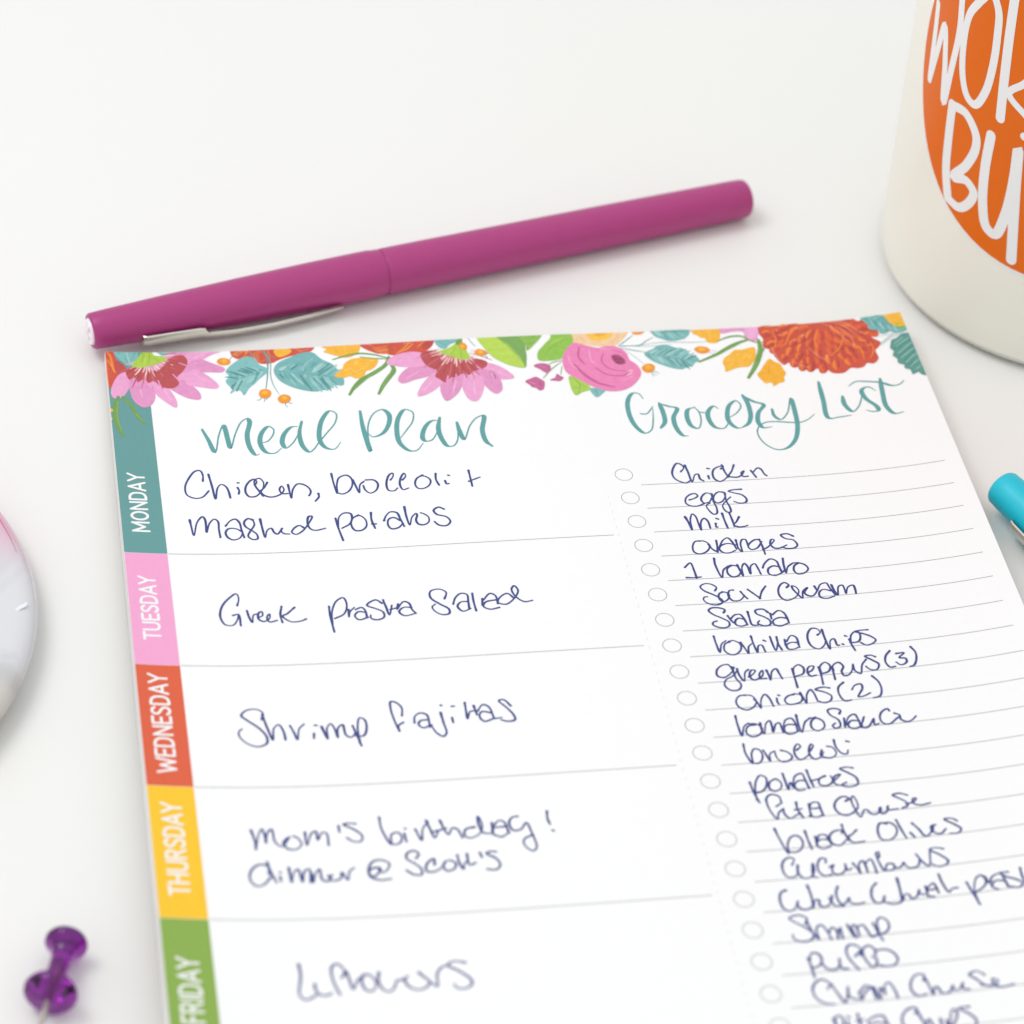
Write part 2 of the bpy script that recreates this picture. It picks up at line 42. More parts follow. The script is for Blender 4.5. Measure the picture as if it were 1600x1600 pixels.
('handwritten Whole wheat pasta on the grocery list', '6387,9133 6330,9160 6297,9264 6314,9372 6372,9410 6442,9364 6482,9282 6463,9344 6509,9402 6577,9398 6645,9341|6625,9092 6634,9233 6619,9396 6656,9295 6698,9293 6694,9368 6747,9390 6813,9342 6810,9273|6936,9139 6900,9217 6899,9325 6932,9408|6848,9255 6828,9339 6864,9396 6935,9382 7027,9300 7003,9315 7031,9371 7086,9388 7165,9375|7345,9137 7288,9195 7255,9321 7286,9400 7357,9387 7394,9311 7363,9377 7431,9428 7535,9419 7587,9361|7577,9099 7571,9251 7556,9404 7597,9323 7645,9325 7655,9380 7718,9367 7768,9276 7757,9329 7812,9347|7845,9243 7835,9376|7841,9290 7930,9211 7954,9280 7956,9349|7951,9290 7856,9299|7835,9376 7902,9391|8020,9103 8029,9225 8065,9354 8107,9312 8171,9307|8277,9251 8304,9397 8334,9557|8325,9512 8332,9357 8389,9214 8450,9180 8484,9251 8441,9332 8333,9395|8485,9208 8509,9299 8558,9220 8651,9192 8675,9284 8685,9378|8672,9295 8575,9278 8522,9345 8577,9398|8737,9186 8654,9182 8703,9246 8790,9295 8843,9359 8792,9404 8696,9376|8873,9156 8864,9276 8878,9399|8944,9291 9000,9215 9070,9207 9093,9300 9092,9388|9085,9298 8998,9280 8947,9336 8999,9390'),
('handwritten Shrimp on the grocery list', '6490,9585 6517,9520 6442,9470 6337,9502 6401,9572 6484,9643 6541,9733 6496,9802 6394,9812 6328,9774 6325,9715|6504,9561 6546,9733 6579,9804 6583,9664 6642,9617 6687,9706 6705,9817|6710,9713 6748,9660 6785,9716 6775,9824 6805,9702|6828,9679 6826,9819|6911,9645 6938,9775 6967,9824 6948,9681 6985,9653 7005,9818 7013,9688 7067,9663 7106,9772 7125,9827 7198,9804|7178,9654 7203,9784 7227,9885|7211,9768 7224,9638 7270,9590 7328,9629 7331,9725 7269,9791 7179,9802'),
('handwritten Puffs on the grocery list', '6408,10031 6416,10135 6418,10278|6421,10057 6455,9974 6520,9981 6544,10066 6489,10142 6427,10157|6531,10106 6570,10182 6648,10200 6711,10145 6724,10060 6718,10187 6780,10204|6954,10052 6961,9945 6872,9904 6826,9951 6817,10053 6889,10230|6971,9987 6892,10055|7101,10064 7108,9992 7064,9935 6997,9969 6979,10071 7041,10217 7102,10122 7061,10076|7113,10003 7229,10006 7297,10066 7311,10151 7260,10207 7174,10217 7095,10188'),
('handwritten Cream cheese on the grocery list', '6516,10431 6549,10372 6484,10308 6404,10348 6360,10430 6379,10547 6456,10612 6533,10630|6561,10374 6605,10513 6649,10617 6711,10476 6724,10426|6715,10448 6707,10543 6758,10587 6822,10594|6850,10482 6815,10517 6837,10596|6846,10485 6907,10431 6958,10475 6972,10615|6948,10454 6888,10506 6842,10562|6978,10458 7015,10620 7040,10475 7070,10526 7075,10569 7092,10455 7145,10419 7181,10520 7189,10621|7501,10437 7520,10368 7444,10358 7366,10446 7351,10560 7404,10624 7490,10606|7523,10417 7540,10526 7551,10628 7588,10536 7619,10536 7641,10616 7719,10617 7776,10534 7772,10595 7837,10585 7884,10514 7867,10589 7928,10608|8125,10452 8064,10394 7973,10426 8034,10497 8078,10562 8148,10602|8061,10569 8163,10595 8242,10549 8195,10512 8183,10578 8247,10627 8385,10611'),
('handwritten Pita chips on the grocery list', '6478,10804 6489,10918 6499,11032|6486,10899 6506,10788 6556,10775 6575,10852 6534,10923 6492,10937|6612,10856 6620,10951|6627,10797 6643,10810|6734,10775 6733,10869 6745,10974|6705,10857 6778,10846|6829,10918 6808,10878 6900,10822 6978,10821 7001,10909 7020,10987|6984,10917 6881,10895 6824,10936 6857,10987 6967,10981|7310,10827 7337,10769 7273,10761 7186,10827 7152,10927 7190,11016 7282,11018|7331,10807 7372,10971 7392,11042 7392,10957 7426,10917 7444,10992 7462,11041|7539,10928 7531,11041|7598,11050 7689,10834 7719,10838 7714,10914 7633,11035|7594,10954 7581,11141|7865,10820 7755,10824 7829,10892 7888,10986 7857,11066 7762,11072')]
MOTIFS=[
('printed_leaf', 'teal leaves behind the flowers at the top left corner', [('F', (126, 188, 185), 0.0, '108,-50 379,-62 367,184 280,281 217,222 120,70'), ('S', (84, 148, 148), 10.0, '146,-27 225,96 271,266'), ('S', (165, 210, 205), 16.0, '261,-17 271,125 280,219'), ('S', (84, 148, 148), 8.0, '366,-5 311,155'), ('F', (126, 188, 185), 0.0, '515,-65 1023,-100 855,55 717,91 626,6'), ('S', (165, 210, 205), 12.0, '630,-41 781,7 900,-23'), ('S', (84, 148, 148), 8.0, '664,22 818,38'), ('F', (90, 150, 150), 0.0, '-45,675 25,700 56,821 -5,886 -34,1011')]),
('printed_flower', 'red and orange flower cut off by the top left corner', [('F', (208, 82, 62), 0.0, '-65,-37 91,-8 130,164 195,260 252,361 154,459 69,604 21,716 -106,680'), ('F', (192, 78, 76), 0.0, '124,164 252,361 145,444 104,338'), ('S', (240, 138, 52), 28.0, '19,-3 53,74 84,355 99,416'), ('S', (240, 138, 52), 16.0, '-8,142 -17,456 4,671'), ('S', (246, 170, 60), 12.0, '22,171 65,293 85,401')]),
('printed_flower', 'large pink daisy print with crimson heart at the top left', [('F', (226, 150, 196), 0.0, '374,309 1021,-74 1041,153 918,492 362,496'), ('F', (236, 165, 208), 0.0, '884,181 1014,11 1176,-69 1373,-85 1529,-83 1425,-4 1261,82 1053,247'), ('F', (226, 150, 196), 0.0, '933,306 1120,140 1278,224 1429,340 1392,406 1176,400 940,462'), ('F', (236, 165, 208), 0.0, '863,460 1046,334 1213,469 1326,674 1288,718 1114,687 908,615'), ('F', (226, 150, 196), 0.0, '678,614 858,522 1002,648 1089,803 1080,915 947,897 818,798'), ('F', (236, 165, 208), 0.0, '440,463 594,460 736,736 802,980 780,1071 654,950 559,814'), ('F', (226, 150, 196), 0.0, '250,686 295,406 432,447 554,799 497,1013 403,1070 296,965'), ('F', (236, 165, 208), 0.0, '26,847 69,604 176,418 295,406 254,686 156,881 69,917'), ('S', (243, 190, 222), 12.0, '132,507 100,725'), ('S', (243, 190, 222), 16.0, '355,589 394,864'), ('S', (243, 190, 222), 12.0, '621,614 732,919'), ('S', (215, 135, 185), 6.0, '911,584 1028,801'), ('S', (243, 190, 222), 12.0, '1038,433 1236,609'), ('S', (215, 135, 185), 6.0, '1073,247 1335,351'), ('S', (243, 190, 222), 14.0, '1063,122 1248,3'), ('F', (186, 78, 82), 0.0, '232,377 357,272 600,367 773,117 933,56 985,183 918,368 832,491 851,614 768,697 636,675 548,560 488,601 436,525 355,589 323,498 263,547'), ('S', (170, 60, 70), 12.0, '331,198 254,229 189,261'), ('S', (205, 110, 120), 16.0, '343,254 262,326 171,396'), ('S', (170, 60, 70), 13.0, '358,291 288,369 223,446'), ('S', (205, 110, 120), 11.0, '389,337 349,425 296,511'), ('S', (170, 60, 70), 15.0, '417,361 346,528 286,694'), ('S', (205, 110, 120), 15.0, '459,382 433,540 395,702'), ('S', (170, 60, 70), 14.0, '492,384 487,486 476,589'), ('S', (205, 110, 120), 13.0, '536,377 540,485 557,596'), ('S', (170, 60, 70), 13.0, '570,361 610,531 653,703'), ('S', (205, 110, 120), 16.0, '607,329 669,453 719,577'), ('S', (170, 60, 70), 14.0, '643,282 710,369 780,456'), ('S', (205, 110, 120), 15.0, '670,229 740,279 822,333'), ('S', (170, 60, 70), 12.0, '688,170 796,201 903,237'), ('S', (205, 110, 120), 17.0, '695,119 781,120 877,124'), ('S', (170, 60, 70), 14.0, '696,60 771,35 855,11'), ('S', (244, 208, 203), 15.0, '363,184 296,218 226,249'), ('S', (250, 225, 215), 13.0, '371,209 333,232 305,252'), ('S', (240, 190, 190), 15.0, '386,237 331,289 282,338'), ('S', (244, 208, 203), 13.0, '410,264 375,318 335,373'), ('S', (250, 225, 215), 19.0, '426,276 388,362 336,447'), ('S', (240, 190, 190), 21.0, '459,294 448,348 429,398'), ('S', (244, 208, 203), 18.0, '484,297 474,394 454,487'), ('S', (250, 225, 215), 16.0, '513,296 508,346 514,393'), ('S', (240, 190, 190), 15.0, '540,293 549,383 572,476'), ('S', (244, 208, 203), 19.0, '572,277 585,320 603,360'), ('S', (250, 225, 215), 21.0, '595,261 613,295 634,329'), ('S', (240, 190, 190), 13.0, '617,239 637,264 665,292'), ('S', (244, 208, 203), 13.0, '634,217 665,242 696,267'), ('S', (250, 225, 215), 13.0, '652,182 729,217 805,251'), ('S', (240, 190, 190), 21.0, '660,154 711,170 762,182'), ('S', (244, 208, 203), 13.0, '667,116 719,113 773,113'), ('S', (250, 225, 215), 20.0, '667,82 746,63 825,48'), ('S', (233, 150, 196), 24.0, '366,434 311,683'), ('S', (233, 150, 196), 24.0, '592,491 641,737'), ('S', (233, 150, 196), 24.0, '788,429 872,584'), ('S', (233, 150, 196), 24.0, '882,212 993,276'), ('S', (233, 150, 196), 24.0, '457,493 437,648'), ('F', (172, 207, 72), 0.0, '314,286 409,73 486,-65 563,-66 584,54 679,79 744,123 650,210 530,268 413,302'), ('S', (128, 178, 66), 10.0, '480,24 420,198'), ('S', (128, 178, 66), 10.0, '538,23 514,228'), ('S', (205, 225, 110), 12.0, '483,118 455,251'), ('S', (128, 178, 66), 8.0, '582,85 633,179'), ('S', (128, 178, 66), 16.0, '457,-64 439,56')]),
('printed_leaf', 'green blades hanging over the teal tab', [('S', (112, 158, 78), 59.0, '109,878 62,1034 55,1306 81,1483 123,1617'), ('S', (138, 172, 70), 20.0, '100,970 72,1245 106,1541'), ('S', (112, 158, 78), 51.0, '157,875 253,1052 313,1231 388,1372'), ('S', (138, 172, 70), 18.0, '181,935 264,1112 354,1319'), ('F', (246, 184, 54), 0.0, '-54,1088 11,1104 29,1142 -4,1190 -50,1179'), ('F', (248, 205, 110), 0.0, '-49,1254 6,1280 12,1309 -29,1358 -60,1345')]),
('printed_flower', 'red flower cut off by the top edge behind teal stems', [('F', (208, 82, 62), 0.0, '1518,48 1547,-60 2548,-45 2521,62 2412,115 2256,149 2088,219 2004,269 1853,264 1801,154 1661,182 1558,138'), ('F', (240, 138, 52), 0.0, '1536,65 1680,-20 1761,-46 1667,120'), ('F', (222, 108, 60), 0.0, '1767,95 1874,9 1962,109 1890,244 1815,208'), ('F', (246, 184, 54), 0.0, '2049,22 2211,-21 2265,56 2195,128 2094,157'), ('S', (240, 138, 52), 20.0, '1681,-30 1612,85'), ('S', (240, 138, 52), 16.0, '2306,6 2398,67'), ('S', (240, 138, 52), 16.0, '1973,-9 1994,174'), ('S', (240, 190, 170), 6.0, '1754,32 1817,193'), ('S', (240, 190, 170), 6.0, '2338,77 2480,34'), ('S', (190, 70, 60), 16.0, '2402,27 2482,15')]),
('printed_stem', 'thin teal stems carrying two orange berries', [('S', (84, 148, 148), 18.0, '1761,-43 1771,96 1859,158'), ('S', (84, 148, 148), 18.0, '1893,-34 1942,108 1953,234 1929,479 1879,782'), ('S', (120, 175, 172), 14.0, '1922,13 1984,236 1964,513 1981,698 2031,869'), ('S', (84, 148, 148), 12.0, '1965,78 2053,179'), ('S', (84, 148, 148), 10.0, '1679,-11 1554,82 1486,187'), ('F', (240, 150, 44), 0.0, '1789,837 1819,772 1878,758 1932,792 1937,862 1896,929 1832,931 1795,898'), ('F', (246, 184, 54), 0.0, '1825,809 1876,782 1900,829 1857,872'), ('F', (240, 150, 44), 0.0, '2004,958 2038,891 2098,877 2152,909 2160,979 2116,1036 2052,1043 2015,1010'), ('F', (246, 184, 54), 0.0, '2045,922 2098,907 2119,951 2072,978'), ('S', (84, 148, 148), 10.0, '1824,915 1781,958 1752,962'), ('S', (84, 148, 148), 10.0, '1852,926 1839,998'), ('S', (84, 148, 148), 10.0, '1877,919 1867,969'), ('S', (84, 148, 148), 10.0, '2091,1034 2087,1075 2111,1116'), ('S', (84, 148, 148), 10.0, '2111,1029 2176,1052'), ('F', (240, 150, 44), 0.0, '1338,211 1362,150 1432,131 1497,172 1501,235 1459,270 1381,266'), ('F', (246, 184, 54), 0.0, '1379,182 1440,157 1464,208 1414,230')]),
('printed_leaf', 'broad teal leaf print left of the berries', [('F', (128, 190, 188), 0.0, '1463,326 1540,237 1646,144 1726,118 1817,193 1850,288 1939,372 1924,448 1820,564 1757,652 1688,724 1608,862 1577,778 1527,760 1448,823 1476,721 1439,664 1413,571 1462,496 1428,402'), ('S', (104, 166, 164), 37.0, '1870,401 1831,383 1782,373'), ('S', (165, 210, 205), 33.0, '1871,414 1845,464 1806,523'), ('S', (150, 200, 198), 32.0, '1828,392 1798,368 1744,337'), ('S', (104, 166, 164), 29.0, '1832,451 1809,489 1765,551'), ('S', (84, 148, 148), 32.0, '1803,412 1749,371 1677,329'), ('S', (84, 148, 148), 40.0, '1816,444 1773,542 1723,637'), ('S', (104, 166, 164), 23.0, '1760,421 1700,390 1612,353'), ('S', (150, 200, 198), 39.0, '1775,499 1756,541 1713,624'), ('S', (84, 148, 148), 40.0, '1750,439 1690,392 1619,350'), ('S', (150, 200, 198), 34.0, '1741,510 1720,548 1670,625'), ('S', (84, 148, 148), 39.0, '1708,449 1657,418 1581,382'), ('S', (140, 194, 192), 28.0, '1732,484 1674,625 1610,753'), ('S', (140, 194, 192), 31.0, '1693,466 1622,397 1538,336'), ('S', (140, 194, 192), 39.0, '1706,492 1640,620 1571,735'), ('S', (140, 194, 192), 40.0, '1668,483 1614,443 1548,405'), ('S', (140, 194, 192), 31.0, '1680,503 1627,616 1569,717'), ('S', (84, 148, 148), 39.0, '1640,500 1552,445 1457,397'), ('S', (165, 210, 205), 32.0, '1631,567 1608,612 1557,698'), ('S', (150, 200, 198), 34.0, '1601,501 1537,457 1452,409'), ('S', (84, 148, 148), 30.0, '1611,581 1580,659 1529,776'), ('S', (104, 166, 164), 36.0, '1573,508 1542,488 1481,454'), ('S', (150, 200, 198), 36.0, '1594,553 1541,669 1481,779'), ('S', (84, 148, 148), 37.0, '1556,541 1510,520 1446,501'), ('S', (84, 148, 148), 38.0, '1563,579 1528,656 1482,743'), ('S', (150, 200, 198), 35.0, '1521,545 1480,525 1417,497'), ('S', (84, 148, 148), 37.0, '1531,604 1510,646 1469,714'), ('S', (84, 148, 148), 8.0, '1884,399 1468,604')]),
('printed_leaf', 'broad teal leaf print right of the berries', [('F', (118, 180, 180), 0.0, '2010,408 2072,274 2250,164 2395,98 2513,99 2614,242 2739,356 2794,490 2839,641 2818,762 2712,758 2645,828 2547,835 2487,854 2336,817 2154,711 2047,580'), ('S', (84, 148, 148), 34.0, '2060,449 2095,529 2143,612'), ('S', (165, 210, 205), 41.0, '2072,407 2104,385 2158,352'), ('S', (140, 194, 192), 25.0, '2096,464 2128,525 2177,600'), ('S', (165, 210, 205), 35.0, '2101,415 2147,366 2209,316'), ('S', (104, 166, 164), 28.0, '2127,482 2151,533 2190,607'), ('S', (140, 194, 192), 22.0, '2148,413 2184,385 2251,341'), ('S', (150, 200, 198), 25.0, '2164,504 2197,598 2248,716'), ('S', (150, 200, 198), 37.0, '2172,427 2233,367 2314,303'), ('S', (104, 166, 164), 34.0, '2193,503 2219,569 2262,662'), ('S', (84, 148, 148), 39.0, '2218,412 2261,373 2337,302'), ('S', (165, 210, 205), 26.0, '2220,483 2277,596 2339,699'), ('S', (84, 148, 148), 32.0, '2260,422 2318,371 2416,299'), ('S', (140, 194, 192), 22.0, '2254,511 2292,612 2340,726'), ('S', (140, 194, 192), 38.0, '2281,445 2354,384 2453,315'), ('S', (140, 194, 192), 23.0, '2279,485 2340,619 2402,731'), ('S', (140, 194, 192), 37.0, '2320,427 2398,335 2509,217'), ('S', (84, 148, 148), 39.0, '2322,532 2370,671 2429,819'), ('S', (165, 210, 205), 25.0, '2322,480 2397,397 2480,323'), ('S', (140, 194, 192), 33.0, '2362,541 2414,635 2484,741'), ('S', (104, 166, 164), 37.0, '2368,468 2433,390 2521,305'), ('S', (165, 210, 205), 23.0, '2377,515 2461,684 2542,828'), ('S', (104, 166, 164), 36.0, '2417,451 2468,396 2556,308'), ('S', (150, 200, 198), 33.0, '2430,584 2478,707 2548,862'), ('S', (140, 194, 192), 30.0, '2435,483 2525,389 2633,287'), ('S', (84, 148, 148), 25.0, '2455,562 2504,651 2566,758'), ('S', (165, 210, 205), 39.0, '2458,500 2530,420 2617,338'), ('S', (150, 200, 198), 27.0, '2485,561 2533,666 2597,775'), ('S', (150, 200, 198), 25.0, '2510,489 2566,433 2654,357'), ('S', (140, 194, 192), 22.0, '2509,557 2561,711 2621,850'), ('S', (84, 148, 148), 41.0, '2544,489 2601,427 2694,339'), ('S', (84, 148, 148), 29.0, '2557,613 2598,715 2659,848'), ('S', (84, 148, 148), 34.0, '2545,542 2638,464 2734,398'), ('S', (84, 148, 148), 34.0, '2580,600 2610,676 2655,774'), ('S', (140, 194, 192), 28.0, '2580,548 2670,479 2765,417'), ('S', (150, 200, 198), 39.0, '2607,587 2645,694 2693,799'), ('S', (150, 200, 198), 34.0, '2625,533 2696,457 2784,372'), ('S', (150, 200, 198), 25.0, '2640,590 2687,701 2743,810'), ('S', (104, 166, 164), 23.0, '2664,546 2715,511 2795,466'), ('S', (104, 166, 164), 35.0, '2675,608 2701,669 2743,740'), ('S', (140, 194, 192), 38.0, '2692,558 2754,511 2836,460'), ('S', (84, 148, 148), 8.0, '2037,426 2787,612')]),
('printed_flower', 'yellow blossom cut off by the top edge', [('F', (246, 184, 54), 0.0, '2631,-79 3108,-56 3108,69 3066,174 3023,202 2970,234 2890,239 2831,209 2769,178 2696,134 2650,105 2695,53 2641,10'), ('S', (240, 165, 40), 14.0, '2779,7 2841,154'), ('S', (252, 205, 90), 14.0, '2918,4 2927,177'), ('S', (240, 165, 40), 12.0, '3016,14 2999,153')]),
('printed_flower', 'red flower cut off by the top edge beside the yellow blossom', [('F', (208, 82, 62), 0.0, '3074,-59 4029,-51 4009,88 3949,167 3857,253 3697,263 3579,259 3462,242 3389,198 3319,204 3254,167 3164,96'), ('F', (222, 112, 60), 0.0, '3262,105 3408,50 3541,94 3427,208 3348,207'), ('F', (190, 70, 62), 0.0, '3894,-16 4025,-20 3997,103 3890,162'), ('S', (240, 138, 52), 24.0, '3734,-8 3659,104 3544,219'), ('S', (240, 138, 52), 20.0, '3912,1 3816,118'), ('S', (246, 184, 54), 14.0, '3765,51 3674,143 3588,191'), ('S', (240, 138, 52), 14.0, '3216,-5 3321,111'), ('S', (245, 200, 150), 8.0, '3647,41 3758,35'), ('S', (245, 200, 150), 8.0, '3316,151 3458,123')]),
('printed_flower', 'lacy yellow flower between the green blades', [('F', (246, 184, 54), 0.0, '2728,582 2846,449 2876,359 2995,267 3181,278 3298,320 3237,463 3188,502 3131,521 3077,639 2979,645 2925,600 2845,624'), ('S', (250, 214, 120), 12.0, '2860,496 2907,463'), ('S', (250, 214, 120), 12.0, '2925,440 2965,469'), ('S', (250, 214, 120), 12.0, '2991,385 3038,352'), ('S', (250, 214, 120), 12.0, '2912,547 2953,569'), ('S', (250, 214, 120), 12.0, '3015,510 3062,478'), ('S', (250, 214, 120), 12.0, '3027,573 3073,546'), ('S', (250, 214, 120), 12.0, '3016,341 3061,326'), ('S', (250, 214, 120), 12.0, '3150,368 3189,403'), ('S', (250, 214, 120), 12.0, '3121,443 3168,416'), ('S', (250, 214, 120), 12.0, '2958,490 2997,524'), ('S', (250, 214, 120), 12.0, '3061,453 3100,487'), ('S', (250, 214, 120), 12.0, '3193,341 3239,321')]),
('printed_leaf', 'green blade leaves left of the second daisy', [('S', (112, 158, 78), 31.0, '2750,264 2914,207 3095,177 3268,218 3453,310'), ('S', (125, 168, 90), 24.0, '3087,245 3278,294 3414,306'), ('S', (112, 158, 78), 63.0, '3438,277 3380,420 3224,560 3052,682 2949,810 2874,948'), ('S', (128, 172, 98), 20.0, '3356,449 3135,644 2944,855'), ('S', (112, 158, 78), 63.0, '3442,395 3467,536 3387,667 3300,811 3228,962'), ('S', (128, 172, 98), 20.0, '3446,519 3364,695 3259,899')]),
('printed_flower', 'pink daisy print with crimson heart above the title', [('F', (226, 150, 196), 0.0, '3854,277 4621,464 4584,708 3916,683'), ('F', (236, 165, 208), 0.0, '4540,474 4766,562 4917,794 4784,820 4579,738'), ('F', (226, 150, 196), 0.0, '4476,638 4674,638 4745,842 4728,1023 4648,1083 4546,948'), ('F', (236, 165, 208), 0.0, '4263,804 4329,687 4505,701 4531,856 4502,1005 4394,1199 4315,1177 4261,1016'), ('F', (226, 150, 196), 0.0, '3991,873 4091,698 4281,683 4245,924 4135,1096 4023,1168 3985,1053'), ('F', (236, 165, 208), 0.0, '3692,1052 3778,824 3963,626 4086,728 3963,901 3830,1010'), ('F', (226, 150, 196), 0.0, '3492,731 3578,562 3750,454 3982,490 3898,667 3712,733 3537,793'), ('F', (236, 165, 208), 0.0, '3393,397 3478,275 3705,202 3887,249 3998,383 3784,494 3550,473'), ('S', (243, 190, 222), 16.0, '3695,279 3522,387'), ('S', (243, 190, 222), 16.0, '3772,579 3598,701'), ('S', (243, 190, 222), 16.0, '3903,774 3779,960'), ('S', (215, 135, 185), 8.0, '4132,824 4054,1089'), ('S', (243, 190, 222), 16.0, '4195,799 4121,1035'), ('S', (243, 190, 222), 16.0, '4409,816 4387,1087'), ('S', (215, 135, 185), 8.0, '4579,738 4659,987'), ('S', (243, 190, 222), 14.0, '4659,606 4833,763'), ('F', (186, 78, 82), 0.0, '3838,245 3984,202 4166,320 4351,412 4550,413 4629,480 4595,570 4435,641 4366,706 4293,669 4225,725 4145,733 4058,818 3995,751 3952,702 3989,582 3917,530 3852,432'), ('S', (170, 60, 70), 13.0, '4047,204 3979,217 3896,231'), ('S', (205, 110, 120), 11.0, '4050,238 3914,283 3771,329'), ('S', (170, 60, 70), 17.0, '4063,302 3987,348 3917,391'), ('S', (205, 110, 120), 16.0, '4072,333 3954,425 3840,520'), ('S', (170, 60, 70), 12.0, '4102,386 4025,481 3949,573'), ('S', (205, 110, 120), 13.0, '4126,415 4050,526 3985,637'), ('S', (170, 60, 70), 13.0, '4156,440 4108,537 4063,635'), ('S', (205, 110, 120), 14.0, '4195,461 4147,636 4086,811'), ('S', (170, 60, 70), 14.0, '4225,470 4193,646 4154,820'), ('S', (205, 110, 120), 12.0, '4276,471 4271,575 4269,680'), ('S', (170, 60, 70), 16.0, '4311,465 4323,610 4333,755'), ('S', (205, 110, 120), 17.0, '4356,447 4397,610 4431,772'), ('S', (170, 60, 70), 13.0, '4389,425 4439,577 4500,726'), ('S', (205, 110, 120), 16.0, '4423,393 4485,509 4562,629'), ('S', (170, 60, 70), 12.0, '4457,353 4508,412 4561,472'), ('S', (205, 110, 120), 14.0, '4487,299 4598,373 4696,445'), ('S', (170, 60, 70), 17.0, '4505,260 4569,290 4630,319'), ('S', (244, 208, 203), 19.0, '4098,180 4015,189 3922,199'), ('S', (250, 225, 215), 15.0, '4102,212 4029,233 3954,255'), ('S', (238, 185, 188), 19.0, '4109,243 4040,278 3960,311'), ('S', (244, 208, 203), 19.0, '4118,266 4071,287 4039,312'), ('S', (250, 225, 215), 21.0, '4137,299 4110,330 4070,364'), ('S', (238, 185, 188), 21.0, '4148,315 4117,356 4077,396'), ('S', (244, 208, 203), 19.0, '4169,335 4116,415 4064,490'), ('S', (250, 225, 215), 15.0, '4191,350 4158,412 4125,474'), ('S', (238, 185, 188), 21.0, '4217,361 4200,397 4191,433'), ('S', (244, 208, 203), 16.0, '4244,366 4236,425 4220,479'), ('S', (250, 225, 215), 16.0, '4262,368 4252,451 4242,533'), ('S', (238, 185, 188), 21.0, '4300,368 4298,417 4305,467'), ('S', (244, 208, 203), 13.0, '4320,363 4323,398 4331,435'), ('S', (250, 225, 215), 17.0, '4346,353 4367,407 4375,461'), ('S', (238, 185, 188), 20.0, '4367,342 4395,422 4435,502'), ('S', (244, 208, 203), 16.0, '4390,325 4420,387 4464,452'), ('S', (250, 225, 215), 19.0, '4415,303 4462,350 4495,396'), ('S', (238, 185, 188), 15.0, '4432,279 4470,310 4503,338'), ('S', (244, 208, 203), 14.0, '4453,247 4489,262 4518,280'), ('S', (250, 225, 215), 15.0, '4465,220 4542,244 4624,269'), ('S', (233, 150, 196), 28.0, '3933,562 3814,705'), ('S', (233, 150, 196), 28.0, '4110,700 4065,879'), ('S', (233, 150, 196), 28.0, '4319,625 4355,781'), ('S', (233, 150, 196), 28.0, '4489,547 4569,676'), ('S', (233, 150, 196), 28.0, '4212,678 4210,830'), ('F', (172, 207, 72), 0.0, '4056,226 4165,186 4289,90 4353,-9 4389,88 4408,231 4429,394 4313,400 4167,310'), ('S', (128, 178, 66), 10.0, '4291,143 4208,301'), ('S', (128, 178, 66), 10.0, '4334,147 4328,364'), ('S', (205, 225, 110), 12.0, '4260,187 4163,267'), ('F', (112, 158, 78), 0.0, '4336,-26 4385,-22 4355,117 4295,112')]),
('printed_leaf', 'teal leaf tips and orange berries at the top edge', [('F', (126, 188, 185), 0.0, '4043,-50 4358,-40 4282,70 4222,97 4149,184 4081,147 4043,60'), ('S', (84, 148, 148), 10.0, '4087,32 4173,133'), ('S', (84, 148, 148), 10.0, '4171,8 4241,76'), ('F', (240, 150, 44), 0.0, '4329,131 4371,78 4419,113 4417,206 4369,221'), ('F', (246, 184, 54), 0.0, '4352,132 4393,129 4389,182 4355,180'), ('F', (240, 150, 44), 0.0, '4505,285 4550,217 4616,241 4654,281 4654,318 4579,350 4521,339'), ('F', (246, 184, 54), 0.0, '4544,257 4594,251 4603,302 4556,304'), ('S', (84, 148, 148), 12.0, '4644,317 4691,299'), ('S', (84, 148, 148), 10.0, '4621,340 4648,398'), ('S', (190, 205, 215), 20.0, '4462,0 4498,97 4528,162')]),
('printed_leaf', 'lime and green folded leaf at the top edge', [('F', (184, 216, 84), 0.0, '4576,-23 4830,-35 4982,211 5110,469 5082,615 4924,570 4816,494 4714,385 4625,185'), ('F', (122, 170, 88), 0.0, '4810,-37 5204,-41 5150,191 5129,439 5080,615 5064,466 4947,177'), ('S', (104, 152, 80), 10.0, '4832,12 4972,273 5080,528'), ('F', (140, 188, 80), 0.0, '5101,-26 5394,-29 5281,162 5153,291 5156,192'), ('S', (110, 160, 74), 10.0, '5206,69 5294,28'), ('S', (110, 160, 74), 10.0, '5188,178 5278,121')]),
('printed_leaf', 'lime leaf left of the rose', [('F', (146, 196, 76), 0.0, '5273,486 5282,340 5375,206 5491,56 5505,-22 5749,-24 5750,197 5632,409 5539,481 5415,504'), ('S', (128, 178, 66), 12.0, '5348,422 5479,244 5687,99'), ('S', (128, 178, 66), 10.0, '5444,335 5558,373'), ('S', (180, 215, 100), 16.0, '5470,180 5652,65'), ('S', (128, 178, 66), 10.0, '5522,230 5637,269')]),
('printed_flower', 'three small mauve bud flowers on green stems', [('S', (112, 158, 78), 14.0, '5269,833 5383,687 5551,528'), ('S', (112, 158, 78), 12.0, '5314,621 5449,537 5576,499'), ('S', (112, 158, 78), 12.0, '5499,771 5539,620'), ('F', (198, 104, 150), 0.0, '5190,591 5267,547 5355,562 5399,617 5345,737 5299,713 5258,658'), ('F', (198, 104, 150), 0.0, '5038,878 5121,823 5185,800 5233,846 5272,894 5233,1044 5185,1056 5150,1008 5103,989 5081,945'), ('F', (198, 104, 150), 0.0, '5346,869 5419,828 5451,759 5487,801 5522,834 5467,898 5399,887'), ('S', (226, 150, 185), 12.0, '5089,897 5162,933'), ('S', (168, 70, 118), 12.0, '5209,890 5221,997'), ('S', (226, 150, 185), 10.0, '5259,596 5332,638'), ('S', (226, 150, 185), 8.0, '5415,852 5475,846')]),
